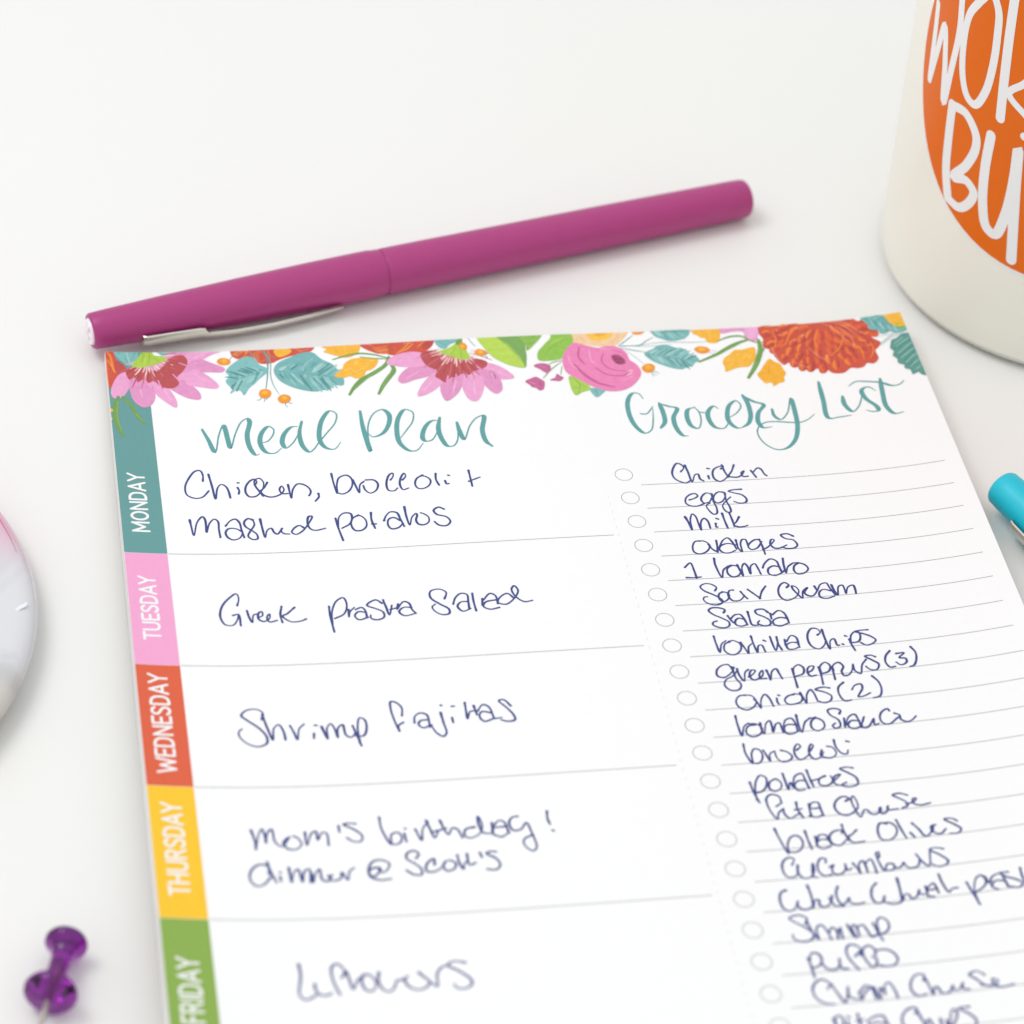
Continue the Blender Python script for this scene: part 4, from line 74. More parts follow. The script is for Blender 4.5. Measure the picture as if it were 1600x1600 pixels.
('printed_flower', 'big red and orange dahlia print near the top right corner', [('F', (208, 82, 62), 0.0, '8241,-132 8737,-118 9065,-99 9343,-52 9460,102 9525,294 9536,411 9619,525 9567,611 9516,664 9516,824 9430,909 9354,887 9298,947 9213,963 9137,943 9038,1015 8954,1024 8879,997 8835,928 8762,893 8678,907 8580,889 8518,809 8449,754 8391,741 8321,778 8264,671 8241,590 8226,478 8140,406 8171,249 8143,118'), ('F', (208, 80, 58), 0.0, '9554,154 9614,111 9669,106 9690,151 9687,202 9661,249 9615,261 9566,238 9544,201'), ('S', (234, 118, 48), 37.0, '9571,209 9622,224 9670,198'), ('S', (184, 62, 56), 24.0, '9566,163 9624,136 9672,143'), ('F', (216, 88, 56), 0.0, '9502,270 9569,248 9626,267 9641,319 9632,370 9598,408 9551,401 9503,362 9487,313'), ('S', (226, 102, 50), 36.0, '9512,334 9561,367 9615,359'), ('S', (174, 58, 54), 23.0, '9512,285 9576,279 9622,305'), ('F', (200, 72, 58), 0.0, '9424,417 9490,407 9535,439 9534,507 9511,564 9471,604 9429,589 9398,528 9398,470'), ('S', (234, 118, 48), 45.0, '9413,499 9450,548 9499,548'), ('S', (192, 66, 56), 29.0, '9429,437 9486,446 9521,485'), ('S', (249, 212, 168), 9.0, '9415,460 9439,501'), ('F', (200, 72, 58), 0.0, '9303,539 9371,552 9421,597 9425,662 9404,712 9363,739 9320,709 9283,642 9280,583'), ('S', (226, 102, 50), 39.0, '9298,615 9338,677 9390,690'), ('S', (184, 62, 56), 25.0, '9309,563 9371,587 9409,636'), ('F', (216, 88, 56), 0.0, '9233,607 9270,681 9282,769 9255,834 9222,863 9182,850 9168,784 9177,684 9200,624'), ('S', (226, 102, 50), 39.0, '9196,674 9194,769 9220,828'), ('S', (184, 62, 56), 25.0, '9229,632 9255,713 9257,796'), ('S', (249, 212, 168), 9.0, '9212,635 9210,708'), ('F', (216, 88, 56), 0.0, '9150,660 9193,728 9204,812 9173,880 9133,908 9091,898 9076,835 9086,738 9113,679'), ('S', (240, 136, 50), 45.0, '9109,726 9105,818 9133,876'), ('S', (192, 66, 56), 29.0, '9146,685 9174,760 9174,842'), ('F', (216, 88, 56), 0.0, '9010,733 9025,821 9013,907 8973,955 8935,962 8906,932 8908,863 8940,776 8975,734'), ('S', (240, 136, 50), 41.0, '8960,776 8937,864 8944,932'), ('S', (174, 58, 54), 26.0, '8998,756 9003,843 8984,919'), ('F', (208, 80, 58), 0.0, '8834,726 8855,824 8849,924 8807,984 8770,998 8733,971 8733,889 8762,786 8797,734'), ('S', (226, 102, 50), 43.0, '8785,783 8762,887 8776,964'), ('S', (184, 62, 56), 28.0, '8823,753 8833,852 8818,942'), ('F', (200, 72, 58), 0.0, '8721,736 8711,836 8678,923 8632,951 8600,941 8581,895 8602,822 8651,746 8693,717'), ('S', (234, 118, 48), 41.0, '8669,758 8625,837 8613,915'), ('S', (174, 58, 54), 26.0, '8706,753 8686,848 8650,919'), ('F', (208, 80, 58), 0.0, '8616,669 8620,774 8598,872 8553,917 8513,921 8487,878 8497,800 8540,707 8581,662'), ('S', (234, 118, 48), 43.0, '8561,710 8524,806 8526,885'), ('S', (174, 58, 54), 28.0, '8602,693 8597,793 8568,881'), ('F', (208, 80, 58), 0.0, '8549,651 8527,753 8486,830 8440,844 8408,822 8397,767 8425,701 8480,637 8523,623'), ('S', (234, 118, 48), 44.0, '8497,655 8444,722 8424,798'), ('S', (192, 66, 56), 28.0, '8531,665 8503,757 8460,818'), ('F', (200, 72, 58), 0.0, '8450,583 8404,667 8352,715 8314,702 8298,662 8306,603 8346,556 8405,531 8439,541'), ('S', (234, 118, 48), 39.0, '8411,557 8354,589 8317,651'), ('S', (174, 58, 54), 25.0, '8433,585 8386,655 8337,691'), ('F', (216, 88, 56), 0.0, '8375,384 8325,478 8262,545 8217,544 8198,510 8208,451 8254,391 8323,350 8363,348'), ('S', (234, 118, 48), 37.0, '8331,370 8264,421 8221,490'), ('S', (184, 62, 56), 24.0, '8357,392 8303,476 8244,524'), ('F', (200, 72, 58), 0.0, '8355,331 8284,404 8213,438 8173,416 8167,370 8190,312 8246,276 8318,266 8355,286'), ('S', (240, 136, 50), 37.0, '8318,292 8248,311 8191,363'), ('S', (174, 58, 54), 24.0, '8337,329 8266,386 8203,409'), ('S', (249, 212, 168), 9.0, '8340,307 8286,318'), ('F', (200, 72, 58), 0.0, '8322,167 8249,215 8186,222 8160,175 8163,123 8196,68 8249,54 8308,79 8332,117'), ('S', (240, 136, 50), 39.0, '8301,107 8242,95 8185,125'), ('S', (192, 66, 56), 25.0, '8308,159 8239,188 8184,183'), ('S', (249, 212, 168), 9.0, '8315,134 8271,121'), ('F', (216, 88, 56), 0.0, '8341,-12 8264,26 8199,17 8180,-43 8191,-104 8231,-158 8283,-160 8338,-119 8357,-65'), ('S', (240, 136, 50), 43.0, '8328,-84 8271,-116 8212,-95'), ('S', (192, 66, 56), 28.0, '8329,-26 8257,-10 8204,-31'), ('S', (249, 212, 168), 9.0, '8339,-51 8298,-78'), ('F', (200, 72, 58), 0.0, '9457,65 9524,9 9587,-1 9613,51 9610,113 9577,175 9528,191 9471,166 9447,122'), ('S', (226, 102, 50), 45.0, '9475,131 9533,146 9588,108'), ('S', (174, 58, 54), 29.0, '9469,74 9536,38 9589,46'), ('F', (200, 72, 58), 0.0, '9400,227 9470,192 9529,197 9548,250 9538,307 9505,355 9456,362 9406,326 9386,280'), ('S', (240, 136, 50), 41.0, '9414,295 9467,318 9519,300'), ('S', (174, 58, 54), 26.0, '9412,243 9477,223 9526,239'), ('S', (249, 212, 168), 9.0, '9403,264 9442,287'), ('F', (208, 80, 58), 0.0, '9380,272 9441,307 9479,370 9471,442 9443,485 9401,500 9364,457 9345,373 9350,309'), ('S', (240, 136, 50), 40.0, '9363,350 9389,426 9433,461'), ('S', (184, 62, 56), 26.0, '9383,295 9434,344 9461,408'), ('F', (216, 88, 56), 0.0, '9267,420 9335,426 9380,470 9379,537 9355,591 9313,621 9271,594 9241,525 9242,464'), ('S', (240, 136, 50), 42.0, '9257,495 9292,557 9342,572'), ('S', (192, 66, 56), 27.0, '9272,440 9330,464 9367,513'), ('S', (249, 212, 168), 9.0, '9258,457 9282,507'), ('F', (200, 72, 58), 0.0, '9197,479 9246,539 9268,623 9246,692 9211,728 9169,724 9147,663 9147,566 9164,505'), ('S', (234, 118, 48), 41.0, '9167,551 9174,645 9209,695'), ('S', (174, 58, 54), 26.0, '9195,504 9233,575 9244,654'), ('F', (208, 80, 58), 0.0, '9094,555 9137,616 9148,694 9120,757 9082,789 9040,782 9024,725 9032,634 9056,577'), ('S', (234, 118, 48), 43.0, '9053,622 9053,708 9080,760'), ('S', (192, 66, 56), 28.0, '9088,579 9118,648 9121,722'), ('S', (249, 212, 168), 9.0, '9070,586 9068,653'), ('F', (216, 88, 56), 0.0, '8935,604 8958,684 8955,772 8921,827 8886,844 8853,820 8849,753 8872,661 8902,612'), ('S', (240, 136, 50), 39.0, '8891,658 8875,748 8890,813'), ('S', (174, 58, 54), 25.0, '8925,628 8940,709 8928,790'), ('S', (249, 212, 168), 9.0, '8911,626 8897,694'), ('F', (208, 80, 58), 0.0, '8807,598 8825,684 8820,775 8785,827 8751,841 8720,815 8721,745 8745,654 8775,604'), ('S', (226, 102, 50), 37.0, '8764,650 8744,742 8756,810'), ('S', (174, 58, 54), 24.0, '8797,622 8807,710 8794,790'), ('F', (208, 80, 58), 0.0, '8724,568 8717,675 8689,773 8647,815 8614,814 8596,771 8615,691 8660,598 8698,558'), ('S', (234, 118, 48), 36.0, '8677,604 8637,700 8628,781'), ('S', (192, 66, 56), 23.0, '8711,589 8697,692 8663,779'), ('F', (200, 72, 58), 0.0, '8627,553 8599,648 8554,715 8510,720 8484,691 8479,634 8510,571 8567,523 8607,519'), ('S', (234, 118, 48), 42.0, '8580,544 8526,598 8501,671'), ('S', (174, 58, 54), 27.0, '8611,564 8577,645 8531,700'), ('F', (216, 88, 56), 0.0, '8542,418 8510,530 8461,613 8414,633 8383,614 8379,553 8414,481 8476,411 8519,393'), ('S', (240, 136, 50), 39.0, '8490,429 8431,505 8405,585'), ('S', (184, 62, 56), 26.0, '8526,436 8486,533 8437,604'), ('F', (216, 88, 56), 0.0, '8469,301 8437,394 8388,462 8344,467 8320,436 8319,379 8353,321 8411,273 8452,267'), ('S', (226, 102, 50), 39.0, '8423,293 8368,345 8339,416'), ('S', (192, 66, 56), 25.0, '8452,309 8415,392 8368,444'), ('F', (200, 72, 58), 0.0, '8446,231 8375,288 8309,304 8279,266 8278,214 8307,163 8362,139 8423,152 8453,184'), ('S', (226, 102, 50), 38.0, '8421,181 8357,177 8301,214'), ('S', (192, 66, 56), 24.0, '8430,227 8362,264 8303,268'), ('S', (249, 212, 168), 9.0, '8436,201 8390,197'), ('F', (208, 80, 58), 0.0, '8441,112 8379,183 8318,212 8286,183 8278,134 8300,75 8349,41 8410,41 8439,66'), ('S', (226, 102, 50), 39.0, '8410,66 8349,80 8300,130'), ('S', (174, 58, 54), 25.0, '8425,110 8365,162 8309,179'), ('S', (249, 212, 168), 9.0, '8428,85 8383,93'), ('F', (216, 88, 56), 0.0, '9320,111 9390,62 9453,54 9478,105 9474,160 9444,216 9391,229 9335,205 9310,165'), ('S', (226, 102, 50), 41.0, '9341,174 9399,188 9453,156'), ('S', (184, 62, 56), 27.0, '9333,123 9401,90 9455,97'), ('F', (208, 80, 58), 0.0, '9271,216 9339,222 9388,264 9392,333 9371,384 9328,415 9285,391 9249,320 9245,261'), ('S', (226, 102, 50), 41.0, '9264,293 9305,352 9355,365'), ('S', (192, 66, 56), 27.0, '9276,237 9338,258 9377,308'), ('F', (216, 88, 56), 0.0, '9195,323 9255,347 9291,398 9282,468 9256,515 9212,536 9177,501 9158,424 9164,363'), ('S', (226, 102, 50), 42.0, '9176,401 9202,470 9246,490'), ('S', (174, 58, 54), 27.0, '9195,346 9248,381 9273,437'), ('F', (200, 72, 58), 0.0, '9086,412 9132,468 9146,544 9116,609 9077,641 9033,638 9016,584 9023,495 9050,435'), ('S', (226, 102, 50), 45.0, '9045,480 9045,563 9076,613'), ('S', (174, 58, 54), 29.0, '9082,437 9114,500 9118,575'), ('F', (216, 88, 56), 0.0, '8988,439 9013,529 9012,625 8976,686 8941,703 8910,680 8906,606 8927,503 8955,447'), ('S', (226, 102, 50), 38.0, '8947,497 8932,597 8946,669'), ('S', (192, 66, 56), 25.0, '8979,466 8993,558 8984,646'), ('S', (249, 212, 168), 9.0, '8965,464 8953,539'), ('F', (200, 72, 58), 0.0, '8851,461 8864,549 8851,636 8810,681 8771,689 8742,656 8746,587 8781,502 8816,459'), ('S', (234, 118, 48), 41.0, '8802,502 8774,591 8780,658'), ('S', (192, 66, 56), 27.0, '8840,481 8840,571 8822,648'), ('F', (200, 72, 58), 0.0, '8770,430 8759,534 8726,629 8679,664 8644,657 8627,607 8649,530 8700,447 8741,414'), ('S', (226, 102, 50), 40.0, '8716,455 8673,543 8659,627'), ('S', (192, 66, 56), 26.0, '8755,448 8735,550 8697,631'), ('S', (249, 212, 168), 9.0, '8744,437 8707,502'), ('F', (216, 88, 56), 0.0, '8673,370 8649,469 8609,551 8566,571 8538,558 8530,506 8559,436 8612,369 8651,348'), ('S', (240, 136, 50), 36.0, '8625,383 8577,454 8555,531'), ('S', (184, 62, 56), 23.0, '8657,384 8627,476 8586,545'), ('S', (249, 212, 168), 9.0, '8650,370 8611,423'), ('F', (200, 72, 58), 0.0, '8614,308 8572,396 8519,454 8477,449 8458,419 8464,358 8503,305 8563,267 8600,271'), ('S', (234, 118, 48), 38.0, '8570,290 8514,335 8478,402'), ('S', (184, 62, 56), 24.0, '8598,313 8551,391 8502,433'), ('S', (249, 212, 168), 9.0, '8594,293 8550,323'), ('F', (208, 80, 58), 0.0, '8565,206 8504,273 8447,299 8416,260 8412,209 8434,150 8480,119 8540,122 8567,155'), ('S', (240, 136, 50), 41.0, '8538,155 8479,161 8431,207'), ('S', (192, 66, 56), 27.0, '8550,201 8491,249 8439,260'), ('S', (249, 212, 168), 9.0, '8554,176 8510,177'), ('F', (200, 72, 58), 0.0, '8565,48 8501,112 8438,134 8407,95 8405,43 8432,-19 8481,-43 8541,-36 8569,-4'), ('S', (240, 136, 50), 41.0, '8538,-4 8478,-4 8426,39'), ('S', (174, 58, 54), 26.0, '8550,43 8488,88 8431,98'), ('S', (249, 212, 168), 9.0, '8556,17 8511,16'), ('F', (216, 88, 56), 0.0, '9232,30 9299,-4 9355,3 9369,61 9357,118 9324,167 9278,172 9231,135 9217,83'), ('S', (234, 118, 48), 42.0, '9242,100 9290,129 9341,108'), ('S', (174, 58, 54), 27.0, '9243,45 9303,29 9350,48'), ('F', (208, 80, 58), 0.0, '9194,118 9262,143 9303,203 9294,279 9265,329 9219,350 9181,311 9157,226 9162,162'), ('S', (234, 118, 48), 44.0, '9176,200 9206,277 9253,304'), ('S', (184, 62, 56), 28.0, '9198,142 9254,184 9283,248'), ('F', (216, 88, 56), 0.0, '9082,253 9141,282 9176,343 9167,412 9137,456 9094,471 9061,431 9044,351 9051,290'), ('S', (234, 118, 48), 41.0, '9062,328 9085,402 9129,432'), ('S', (174, 58, 54), 26.0, '9083,276 9133,316 9158,382'), ('F', (216, 88, 56), 0.0, '8998,295 9034,365 9044,450 9018,514 8985,541 8949,529 8936,466 8942,371 8965,313'), ('S', (226, 102, 50), 37.0, '8961,361 8960,451 8985,509'), ('S', (192, 66, 56), 24.0, '8992,320 9018,398 9019,479'), ('F', (216, 88, 56), 0.0, '8905,336 8900,429 8871,511 8826,537 8793,529 8774,482 8792,414 8838,343 8877,320'), ('S', (234, 118, 48), 40.0, '8856,355 8815,430 8806,502'), ('S', (192, 66, 56), 26.0, '8892,351 8876,442 8843,508'), ('S', (249, 212, 168), 9.0, '8880,339 8848,396'), ('F', (200, 72, 58), 0.0, '8827,303 8795,411 8747,491 8698,507 8669,481 8662,423 8698,351 8761,288 8805,274'), ('S', (226, 102, 50), 41.0, '8775,306 8717,375 8688,455'), ('S', (174, 58, 54), 27.0, '8809,317 8769,414 8721,478'), ('F', (208, 80, 58), 0.0, '8736,220 8715,324 8674,399 8625,409 8594,383 8581,324 8611,260 8666,202 8709,191'), ('S', (234, 118, 48), 45.0, '8682,220 8629,284 8612,359'), ('S', (174, 58, 54), 29.0, '8718,234 8690,324 8647,383'), ('S', (249, 212, 168), 9.0, '8708,213 8668,260'), ('F', (216, 88, 56), 0.0, '8701,77 8644,170 8578,233 8531,228 8513,190 8526,127 8579,69 8650,31 8690,36'), ('S', (240, 136, 50), 38.0, '8655,55 8586,102 8539,171'), ('S', (192, 66, 56), 25.0, '8682,81 8621,164 8561,209'), ('S', (249, 212, 168), 9.0, '8680,61 8627,94'), ('F', (200, 72, 58), 0.0, '8700,2 8622,44 8552,43 8527,-9 8532,-67 8570,-121 8625,-128 8689,-98 8713,-52'), ('S', (226, 102, 50), 41.0, '8681,-66 8617,-86 8555,-61'), ('S', (192, 66, 56), 27.0, '8687,-10 8611,14 8551,1'), ('S', (249, 212, 168), 9.0, '8695,-35 8647,-54'), ('F', (216, 88, 56), 0.0, '9092,53 9161,77 9204,136 9198,210 9168,264 9124,286 9084,247 9057,165 9063,97'), ('S', (234, 118, 48), 44.0, '9075,138 9107,212 9159,236'), ('S', (174, 58, 54), 28.0, '9097,77 9155,115 9187,179'), ('S', (249, 212, 168), 9.0, '9080,94 9102,156'), ('F', (216, 88, 56), 0.0, '9040,123 9076,203 9086,296 9053,365 9014,391 8971,378 8960,306 8973,204 9003,140'), ('S', (226, 102, 50), 43.0, '8996,191 8991,291 9015,359'), ('S', (184, 62, 56), 28.0, '9033,151 9058,236 9057,324'), ('F', (216, 88, 56), 0.0, '8945,155 8955,260 8937,360 8891,415 8851,419 8823,380 8833,297 8871,196 8911,150'), ('S', (226, 102, 50), 43.0, '8893,199 8860,301 8861,385'), ('S', (184, 62, 56), 28.0, '8933,179 8931,282 8904,375'), ('F', (200, 72, 58), 0.0, '8860,149 8824,248 8776,319 8730,329 8705,303 8705,245 8741,179 8804,125 8843,118'), ('S', (240, 136, 50), 38.0, '8813,146 8755,206 8725,280'), ('S', (192, 66, 56), 24.0, '8845,160 8803,248 8752,306'), ('F', (216, 88, 56), 0.0, '8805,119 8739,172 8680,184 8655,142 8655,90 8682,35 8730,15 8787,32 8811,68'), ('S', (234, 118, 48), 39.0, '8784,61 8728,54 8676,90'), ('S', (184, 62, 56), 25.0, '8791,111 8729,145 8677,145'), ('S', (246, 190, 150), 7.0, '9049,-35 9190,69 9313,237 9380,379'), ('S', (246, 190, 150), 7.0, '9137,-54 9273,67 9391,252'), ('S', (246, 190, 150), 7.0, '8974,19 9091,134 9183,344 9219,447'), ('S', (246, 190, 150), 7.0, '9138,109 9258,292 9292,524'), ('S', (246, 190, 150), 7.0, '8241,416 8271,640 8322,772'), ('S', (246, 190, 150), 7.0, '8436,721 8554,829 8624,875'), ('S', (246, 190, 150), 7.0, '8701,466 8808,703 8939,754'), ('S', (242, 134, 44), 20.0, '8603,100 8513,219 8436,371 8361,427'), ('S', (242, 134, 44), 20.0, '9191,313 9098,523 8962,662'), ('S', (242, 134, 44), 20.0, '9322,530 9349,663 9330,819'), ('S', (242, 134, 44), 20.0, '9493,499 9493,660 9416,804'), ('S', (242, 134, 44), 20.0, '8904,139 8819,321 8794,510'), ('S', (242, 134, 44), 20.0, '8326,135 8330,296 8281,419')]),
('printed_leaf', 'teal leaf with yellow blossom on the top right corner', [('F', (118, 180, 180), 0.0, '9484,8 9558,-83 9839,-52 9926,208 9986,290 10003,343 9932,380 9830,380 9779,341 9720,370 9653,355 9647,298 9554,258 9540,151'), ('S', (84, 148, 148), 21.0, '9531,8 9541,36 9560,79'), ('S', (150, 200, 198), 31.0, '9542,-20 9572,-30 9616,-34'), ('S', (104, 166, 164), 28.0, '9562,17 9566,81 9584,140'), ('S', (150, 200, 198), 23.0, '9565,11 9615,-14 9669,-25'), ('S', (140, 194, 192), 31.0, '9594,54 9602,111 9618,177'), ('S', (84, 148, 148), 25.0, '9615,28 9661,9 9725,-10'), ('S', (84, 148, 148), 35.0, '9628,104 9636,145 9658,215'), ('S', (140, 194, 192), 27.0, '9639,63 9685,51 9744,44'), ('S', (104, 166, 164), 23.0, '9658,110 9662,180 9678,256'), ('S', (84, 148, 148), 24.0, '9674,84 9717,64 9773,54'), ('S', (165, 210, 205), 23.0, '9689,131 9705,206 9730,284'), ('S', (104, 166, 164), 28.0, '9695,119 9744,94 9796,83'), ('S', (84, 148, 148), 28.0, '9723,161 9731,248 9751,338'), ('S', (104, 166, 164), 35.0, '9729,143 9795,129 9864,123'), ('S', (104, 166, 164), 21.0, '9752,181 9770,258 9795,335'), ('S', (104, 166, 164), 35.0, '9755,172 9813,146 9872,132'), ('S', (140, 194, 192), 25.0, '9785,229 9792,276 9808,345'), ('S', (104, 166, 164), 33.0, '9795,191 9833,178 9883,167'), ('S', (104, 166, 164), 24.0, '9817,256 9827,291 9846,351'), ('S', (84, 148, 148), 25.0, '9819,227 9862,208 9909,200'), ('S', (150, 200, 198), 33.0, '9848,264 9854,311 9871,364'), ('S', (150, 200, 198), 33.0, '9858,250 9902,235 9958,226'), ('S', (84, 148, 148), 7.0, '9521,-18 9926,323'), ('F', (130, 185, 70), 0.0, '9860,224 10012,231 9995,309 9910,309'), ('F', (246, 184, 54), 0.0, '9777,-11 9816,-84 10103,-41 10046,257 9981,272 9881,262 9820,181 9796,76'), ('S', (150, 190, 192), 12.0, '10016,370 9930,389 9803,406 9602,554'), ('S', (150, 190, 192), 10.0, '9945,410 9768,463 9605,581'), ('S', (150, 190, 192), 8.0, '9845,400 9620,403')]),
('printed_leaf', 'dark teal leaf cut off by the right edge', [('F', (92, 152, 142), 0.0, '9727,582 9760,509 9821,492 9897,436 9986,421 10028,481 10017,1281 9947,1245 9921,1191 9844,1218 9835,1121 9779,1082 9787,1014 9728,968 9733,873 9697,816 9730,728 9703,674'), ('S', (150, 200, 190), 16.0, '9778,659 9905,562 9978,516'), ('S', (150, 200, 190), 16.0, '9775,594 9902,496'), ('S', (150, 200, 190), 16.0, '9775,787 9919,663 9992,617'), ('S', (150, 200, 190), 16.0, '9780,884 9933,763 9992,731'), ('S', (150, 200, 190), 16.0, '9814,988 9934,876 9993,844'), ('S', (150, 200, 190), 16.0, '9854,1062 9957,978 9993,956'), ('S', (150, 200, 190), 16.0, '9905,1139 9980,1080'), ('S', (66, 124, 116), 12.0, '9738,698 9893,607 9985,567'), ('S', (66, 124, 116), 12.0, '9769,850 9922,728 9995,683'), ('S', (66, 124, 116), 12.0, '9802,954 9938,822 9986,793'), ('S', (66, 124, 116), 12.0, '9836,1058 9949,934')])]

U=0.1524            # one pad width (6 in) in metres; all layout numbers below are in pad widths
TZ=-.026            # table height in pad widths (pad surface centre is 0)
scene=bpy.context.scene
col=scene.collection
# ---------------- camera
cd=bpy.data.cameras.new('camera'); cam=bpy.data.objects.new('camera',cd); col.objects.link(cam)
Rm=Matrix(CAM[1]); cam.matrix_world=Matrix.Translation(Vector(CAM[0])*U)@Rm.to_4x4()
cd.sensor_width=36; cd.lens=CAM[2]/1600*36; cd.clip_start=.01; cd.clip_end=50
cd.dof.use_dof=True; cd.dof.focus_distance=3.40*U; cd.dof.aperture_fstop=17
cd.dof.aperture_blades=8
scene.camera=cam
# ---------------- light
w=bpy.data.worlds.new('World'); scene.world=w; w.use_nodes=True
bg=w.node_tree.nodes['Background']; bg.inputs[1].default_value=1
wn,wl=w.node_tree.nodes,w.node_tree.links
wt=wn.new('ShaderNodeTexCoord'); wsx=wn.new('ShaderNodeSeparateXYZ'); wl.new(wt.outputs['Generated'],wsx.inputs[0])
wr=wn.new('ShaderNodeMapRange'); wr.inputs[1].default_value=0; wr.inputs[2].default_value=1; wl.new(wsx.outputs[2],wr.inputs[0])
wm=wn.new('ShaderNodeMix'); wm.data_type='RGBA'; wl.new(wr.outputs[0],wm.inputs[0]); wm.inputs[6].default_value=(.655,.655,.65,1); wm.inputs[7].default_value=(1.0,1.01,1.03,1); wl.new(wm.outputs[2],bg.inputs[0])
def area(name,loc,target,size,energy,color):
    l=bpy.data.lights.new(name,'AREA'); l.shape='RECTANGLE'; l.size=size[0]; l.size_y=size[1]; l.energy=energy; l.color=color
    o=bpy.data.objects.new(name,l); col.objects.link(o); o.location=loc
    o.rotation_euler=(Vector(target)-Vector(loc)).to_track_quat('-Z','Y').to_euler(); return o
area('softbox_key',(-.42,.10,.90),(.08,-.10,0),(.45,.45),3.25,(1,.985,.955))  # unseen soft key lamp from the upper left, no window
scene.view_settings.view_transform='Standard'; scene.view_settings.look='None'; scene.view_settings.exposure=0; scene.view_settings.gamma=1
# ---------------- materials
def lin(c): return tuple(((x/255)/12.92 if x/255<=.04045 else ((x/255+.055)/1.055)**2.4) for x in c)
def mat(name,color,rough=.5,metal=0,**kw):
    m=bpy.data.materials.new(name); m.use_nodes=True; b=m.node_tree.nodes['Principled BSDF']
    b.inputs['Base Color'].default_value=(*color,1); b.inputs['Roughness'].default_value=rough; b.inputs['Metallic'].default_value=metal
    for k,v in kw.items(): b.inputs[k.replace('_',' ')].default_value=v
    return m
def nodes(m): return m.node_tree.nodes,m.node_tree.links,m.node_tree.nodes['Principled BSDF']
def noisy(m,scale,amount,detail=4,bump=0,bscale=None,dark=None):
    n,l,b=nodes(m); tc=n.new('ShaderNodeTexCoord'); t=n.new('ShaderNodeTexNoise'); t.inputs['Scale'].default_value=scale; t.inputs['Detail'].default_value=detail
    l.new(tc.outputs['Object'],t.inputs['Vector'])
    if amount:
        c=b.inputs['Base Color'].default_value[:]
        mx=n.new('ShaderNodeMix'); mx.data_type='RGBA'
        mx.inputs[6].default_value=tuple(x*(1-amount) for x in c[:3])+(1,) if dark is None else (*dark,1); mx.inputs[7].default_value=tuple(min(1,x*(1+amount)) for x in c[:3])+(1,)
        l.new(t.outputs['Fac'],mx.inputs[0]); l.new(mx.outputs[2],b.inputs['Base Color'])
    if bump:
        t2=n.new('ShaderNodeTexNoise'); t2.inputs['Scale'].default_value=bscale or scale; t2.inputs['Detail'].default_value=5; l.new(tc.outputs['Object'],t2.inputs['Vector'])
        bp=n.new('ShaderNodeBump'); bp.inputs['Strength'].default_value=bump; bp.inputs['Distance'].default_value=.0002; l.new(t2.outputs['Fac'],bp.inputs['Height']); l.new(bp.outputs[0],b.inputs['Normal'])
    return m
M_table=noisy(mat('table_white',(.818,.816,.796),.5),5,.014,5,.2,260)  # low noise in the colour also stands in for faint shadow mottles
M_paper=noisy(mat('paper',(.885,.89,.895),.62),900,.008,3,.1,1500)
M_board=noisy(mat('greyboard',(.56,.53,.49),.8),700,.08,3)
K=.93
def ink(name,color,rough=.6,scale=2500,amt=.1):
    return noisy(mat(name,tuple(x*K for x in lin(color)),rough),scale,amt,3)
M_pen=noisy(mat('ballpoint_ink',lin((52,78,142)),.45),160,.0001,3,dark=lin((44,40,114)))
M_title=ink('teal_title_ink',(92,160,160),.6,500,.1)
M_rule=mat('grey_rule_ink',lin((150,150,152)),.6)
M_perf=mat('perforation_cut',lin((222,222,224)),.6)
M_white=mat('knockout_white',(.86,.86,.86),.6)
M_tab={k:ink('tab_'+k,c,.6,1800,.06) for k,c in dict(teal=(98,155,153),pink=(243,166,209),orange=(223,94,58),yellow=(250,199,32),green=(137,173,72)).items()}
# flat print: colour lives on the mesh
M_print=mat('printed_inks',(.5,.5,.5),.6)
n,l,b=nodes(M_print); vc=n.new('ShaderNodeVertexColor'); vc.layer_name='Col'
tc=n.new('ShaderNodeTexCoord'); nz=n.new('ShaderNodeTexNoise'); nz.inputs['Scale'].default_value=900; nz.inputs['Detail'].default_value=4; l.new(tc.outputs['Object'],nz.inputs['Vector'])
mr=n.new('ShaderNodeMapRange'); mr.inputs[3].default_value=.84; mr.inputs[4].default_value=1.16; l.new(nz.outputs['Fac'],mr.inputs[0])
mu=n.new('ShaderNodeVectorMath'); mu.operation='SCALE'; l.new(vc.outputs[0],mu.inputs[0]); l.new(mr.outputs[0],mu.inputs['Scale']); l.new(mu.outputs[0],b.inputs['Base Color'])
# ---------------- object helpers
def link(name,mesh,m,parent=None,label=None,smooth=False):
    if m is not None: mesh.materials.append(m)
    if smooth: mesh.polygons.foreach_set('use_smooth',[True]*len(mesh.polygons))
    o=bpy.data.objects.new(name,mesh); col.objects.link(o)
    if parent: o.parent=parent
    if label: o['label']=label
    return o
def thing(name,label,cat,loc,group=None):
    o=bpy.data.objects.new(name,None); col.objects.link(o); o.location=Vector(loc)*U; o.empty_display_size=.01
    o['label']=label; o['category']=cat
    if group: o['group']=group
    return o
def mesh_of(name,vs,fs):
    me=bpy.data.meshes.new(name); me.from_pydata([tuple(v) for v in vs],[],fs); me.update(); return me
# ---------------- table
tb=bmesh.new(); bmesh.ops.create_grid(tb,x_segments=4,y_segments=4,size=2.2); me=bpy.data.meshes.new('table_top'); tb.to_mesh(me)
o=link('table_top',me,M_table); o.location=(0.08,.6,TZ*U); o['kind']='structure'; o['label']='smooth white tabletop under everything'
